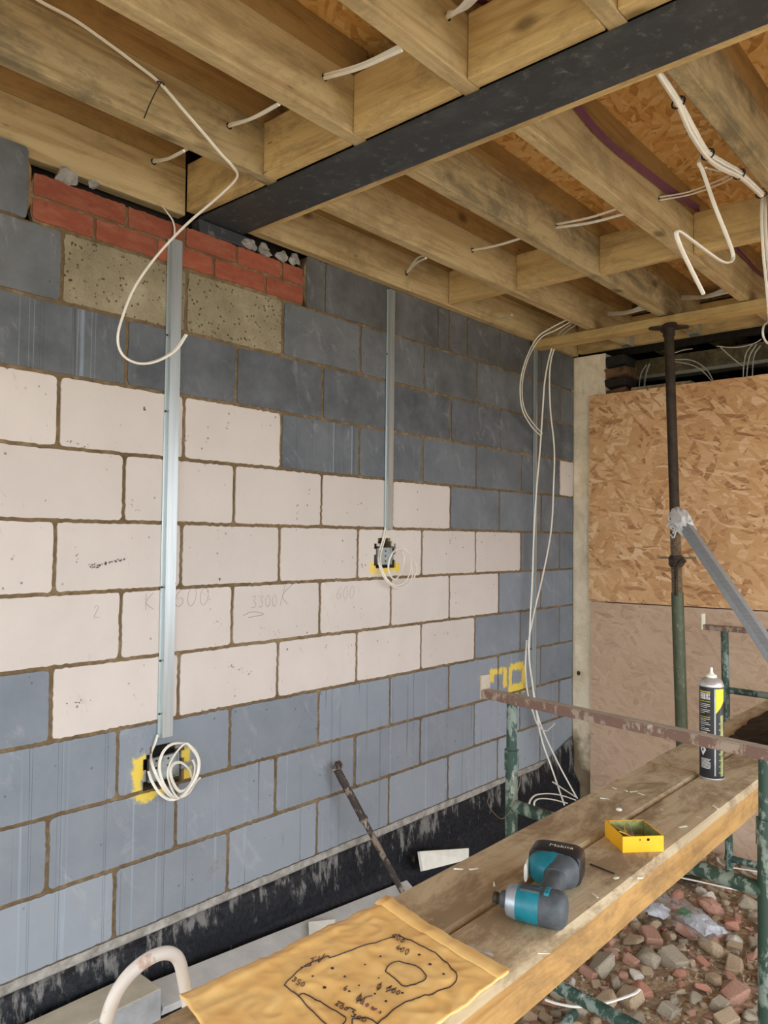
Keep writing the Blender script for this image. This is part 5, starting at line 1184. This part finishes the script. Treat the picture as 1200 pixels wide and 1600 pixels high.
for s0, num in (((.048, .074), 50), ((.030, .047), 125), ((.017, .028), 120)):
    k = 0; tr_ = 0
    while k < num and tr_ < 6000:
        tr_ += 1; x = rnd.uniform(1.15, 3.2); y = rnd.uniform(-1.85, -.10); s = rnd.uniform(*s0)
        if not visible(x, y, -.37): continue
        if y > -.16+s*-1 or x > 3.24-s: continue
        if (x-2.84)**2+(y+.87)**2 < (.12+s)**2: continue
        if any((x-a)**2+(y-b2)**2 < ((s+c)*.70)**2 for a, b2, c in placed): continue
        placed.append((x, y, s)); put(x, y, s); k += 1
# fine gravel: uncountable
bm = B(); rnd = random.Random(77)
for i in range(17000):
    x = rnd.uniform(.3, 3.25); y = rnd.uniform(-2.9, -.09); s = rnd.uniform(.003, .010) if i % 5 or visible(x, y, -.37) else rnd.uniform(.010, .026)
    z = floor_z(x, y)+s*.3; vs = [bm.verts.new((x+s*rnd.uniform(-1, 1), y+s*rnd.uniform(-1, 1), z+s*rnd.uniform(-.4, .8))) for _ in range(5)]
    mi = rnd.randrange(4)
    for q_ in ((0, 1, 2), (0, 2, 3), (0, 3, 1), (1, 3, 2), (0, 1, 4), (1, 2, 4)):
        try: bm.faces.new([vs[j] for j in q_]).material_index = mi
        except ValueError: pass
o = obj('gravel', bm, [M['st_buff'], M['st_grey'], M['st_pink'], M['st_white']], recalc=False); tag(o, 'fine gravel and crumbs strewn between the rubble stones', 'gravel', None, 'stuff')
# plastic bag with papers on the rubble
bc = at(1068, 1440, 'z', -.33); bgx = empty('plastic_bag', (bc.x, bc.y, -.335)); tag(bgx, 'crumpled clear plastic bag with white paper lying on the rubble', 'bag')
def crumple(w, l, amp, seed, mat, name, z0, rot, ns_=26, fq=5.):
    bm = B(); g = [[None]*(ns_+1) for _ in range(ns_+1)]
    for i in range(ns_+1):
        for k in range(ns_+1):
            u, v_ = (i/ns_-.5), (k/ns_-.5); x, y = u*w, v_*l
            hgt = amp*(1-4*u*u)*(1-4*v_*v_)+amp*.8*abs(mnoise.noise((u*fq, v_*fq, seed)))+amp*.4*abs(mnoise.noise((u*fq*2.3, v_*fq*2.3, seed+3)))
            p = Vector((x+.02*mnoise.noise((u*4, v_*4, seed+7)), y+.02*mnoise.noise((u*4, v_*4, seed+9)), z0+hgt)); p.rotate(Euler((0, 0, rot))); g[i][k] = bm.verts.new(p)
    for i in range(ns_):
        for k in range(ns_): bm.faces.new((g[i][k], g[i+1][k], g[i+1][k+1], g[i][k+1]))
    bmesh.ops.solidify(bm, geom=bm.faces[:], thickness=.0008)
    return bm
obj('clear_film', crumple(.17, .36, .05, 2, None, '', .012, -.45), M['clear'], bgx)
M['paper'] = simple('white_paper', lin(240, 241, 246), .6, var=.03)
o = obj('paper', crumple(.12, .17, .02, 6, None, '', .016, -.6, 10, 2.2), M['paper'], bgx); o.location = (.0, -.085, .0)
o = obj('paper', crumple(.11, .10, .02, 9, None, '', .014, .1, 8, 2.2), M['paper'], bgx); o.location = (-.01, .11, .0)
M['greenleaf'] = simple('green_print', lin(92, 150, 84), .5)
o = obj('green_label', crumple(.05, .05, .02, 12, None, '', .035, .4), M['greenleaf'], bgx)
# cables on the rubble
def ground_cable(pts, z, label, r=.006): return cab1('white_cable', pts, 'z', z, label, r=r)
ground_cable([(852, 1562), (870, 1568), (900, 1573), (935, 1570), (965, 1562), (990, 1553), (999, 1546)], -.30, 'curved white cable offcut on the rubble at the bottom of the photo')
ground_cable([(1062, 1371), (1095, 1378), (1130, 1386), (1155, 1391)], -.33, 'straight white cable on the rubble just past the board edge', .0055)
ground_cable([(1121, 1340), (1124, 1347), (1136, 1354), (1160, 1358), (1185, 1362)], -.33, 'white cable curving round behind the trestle leg on the rubble', .006)
# black polythene on the far boards
bm = crumple(.62, .24, .010, 15, None, '', 0.0, 0.0, 40, 6.)
o = obj('black_polythene_sheet', bm, M['bag_black'], smooth=True); o.location = (2.05, -1.52, .612); o.rotation_euler = (0, 0, .03); tag(o, 'folded black polythene bag lying on the far end of the boards', 'bag')
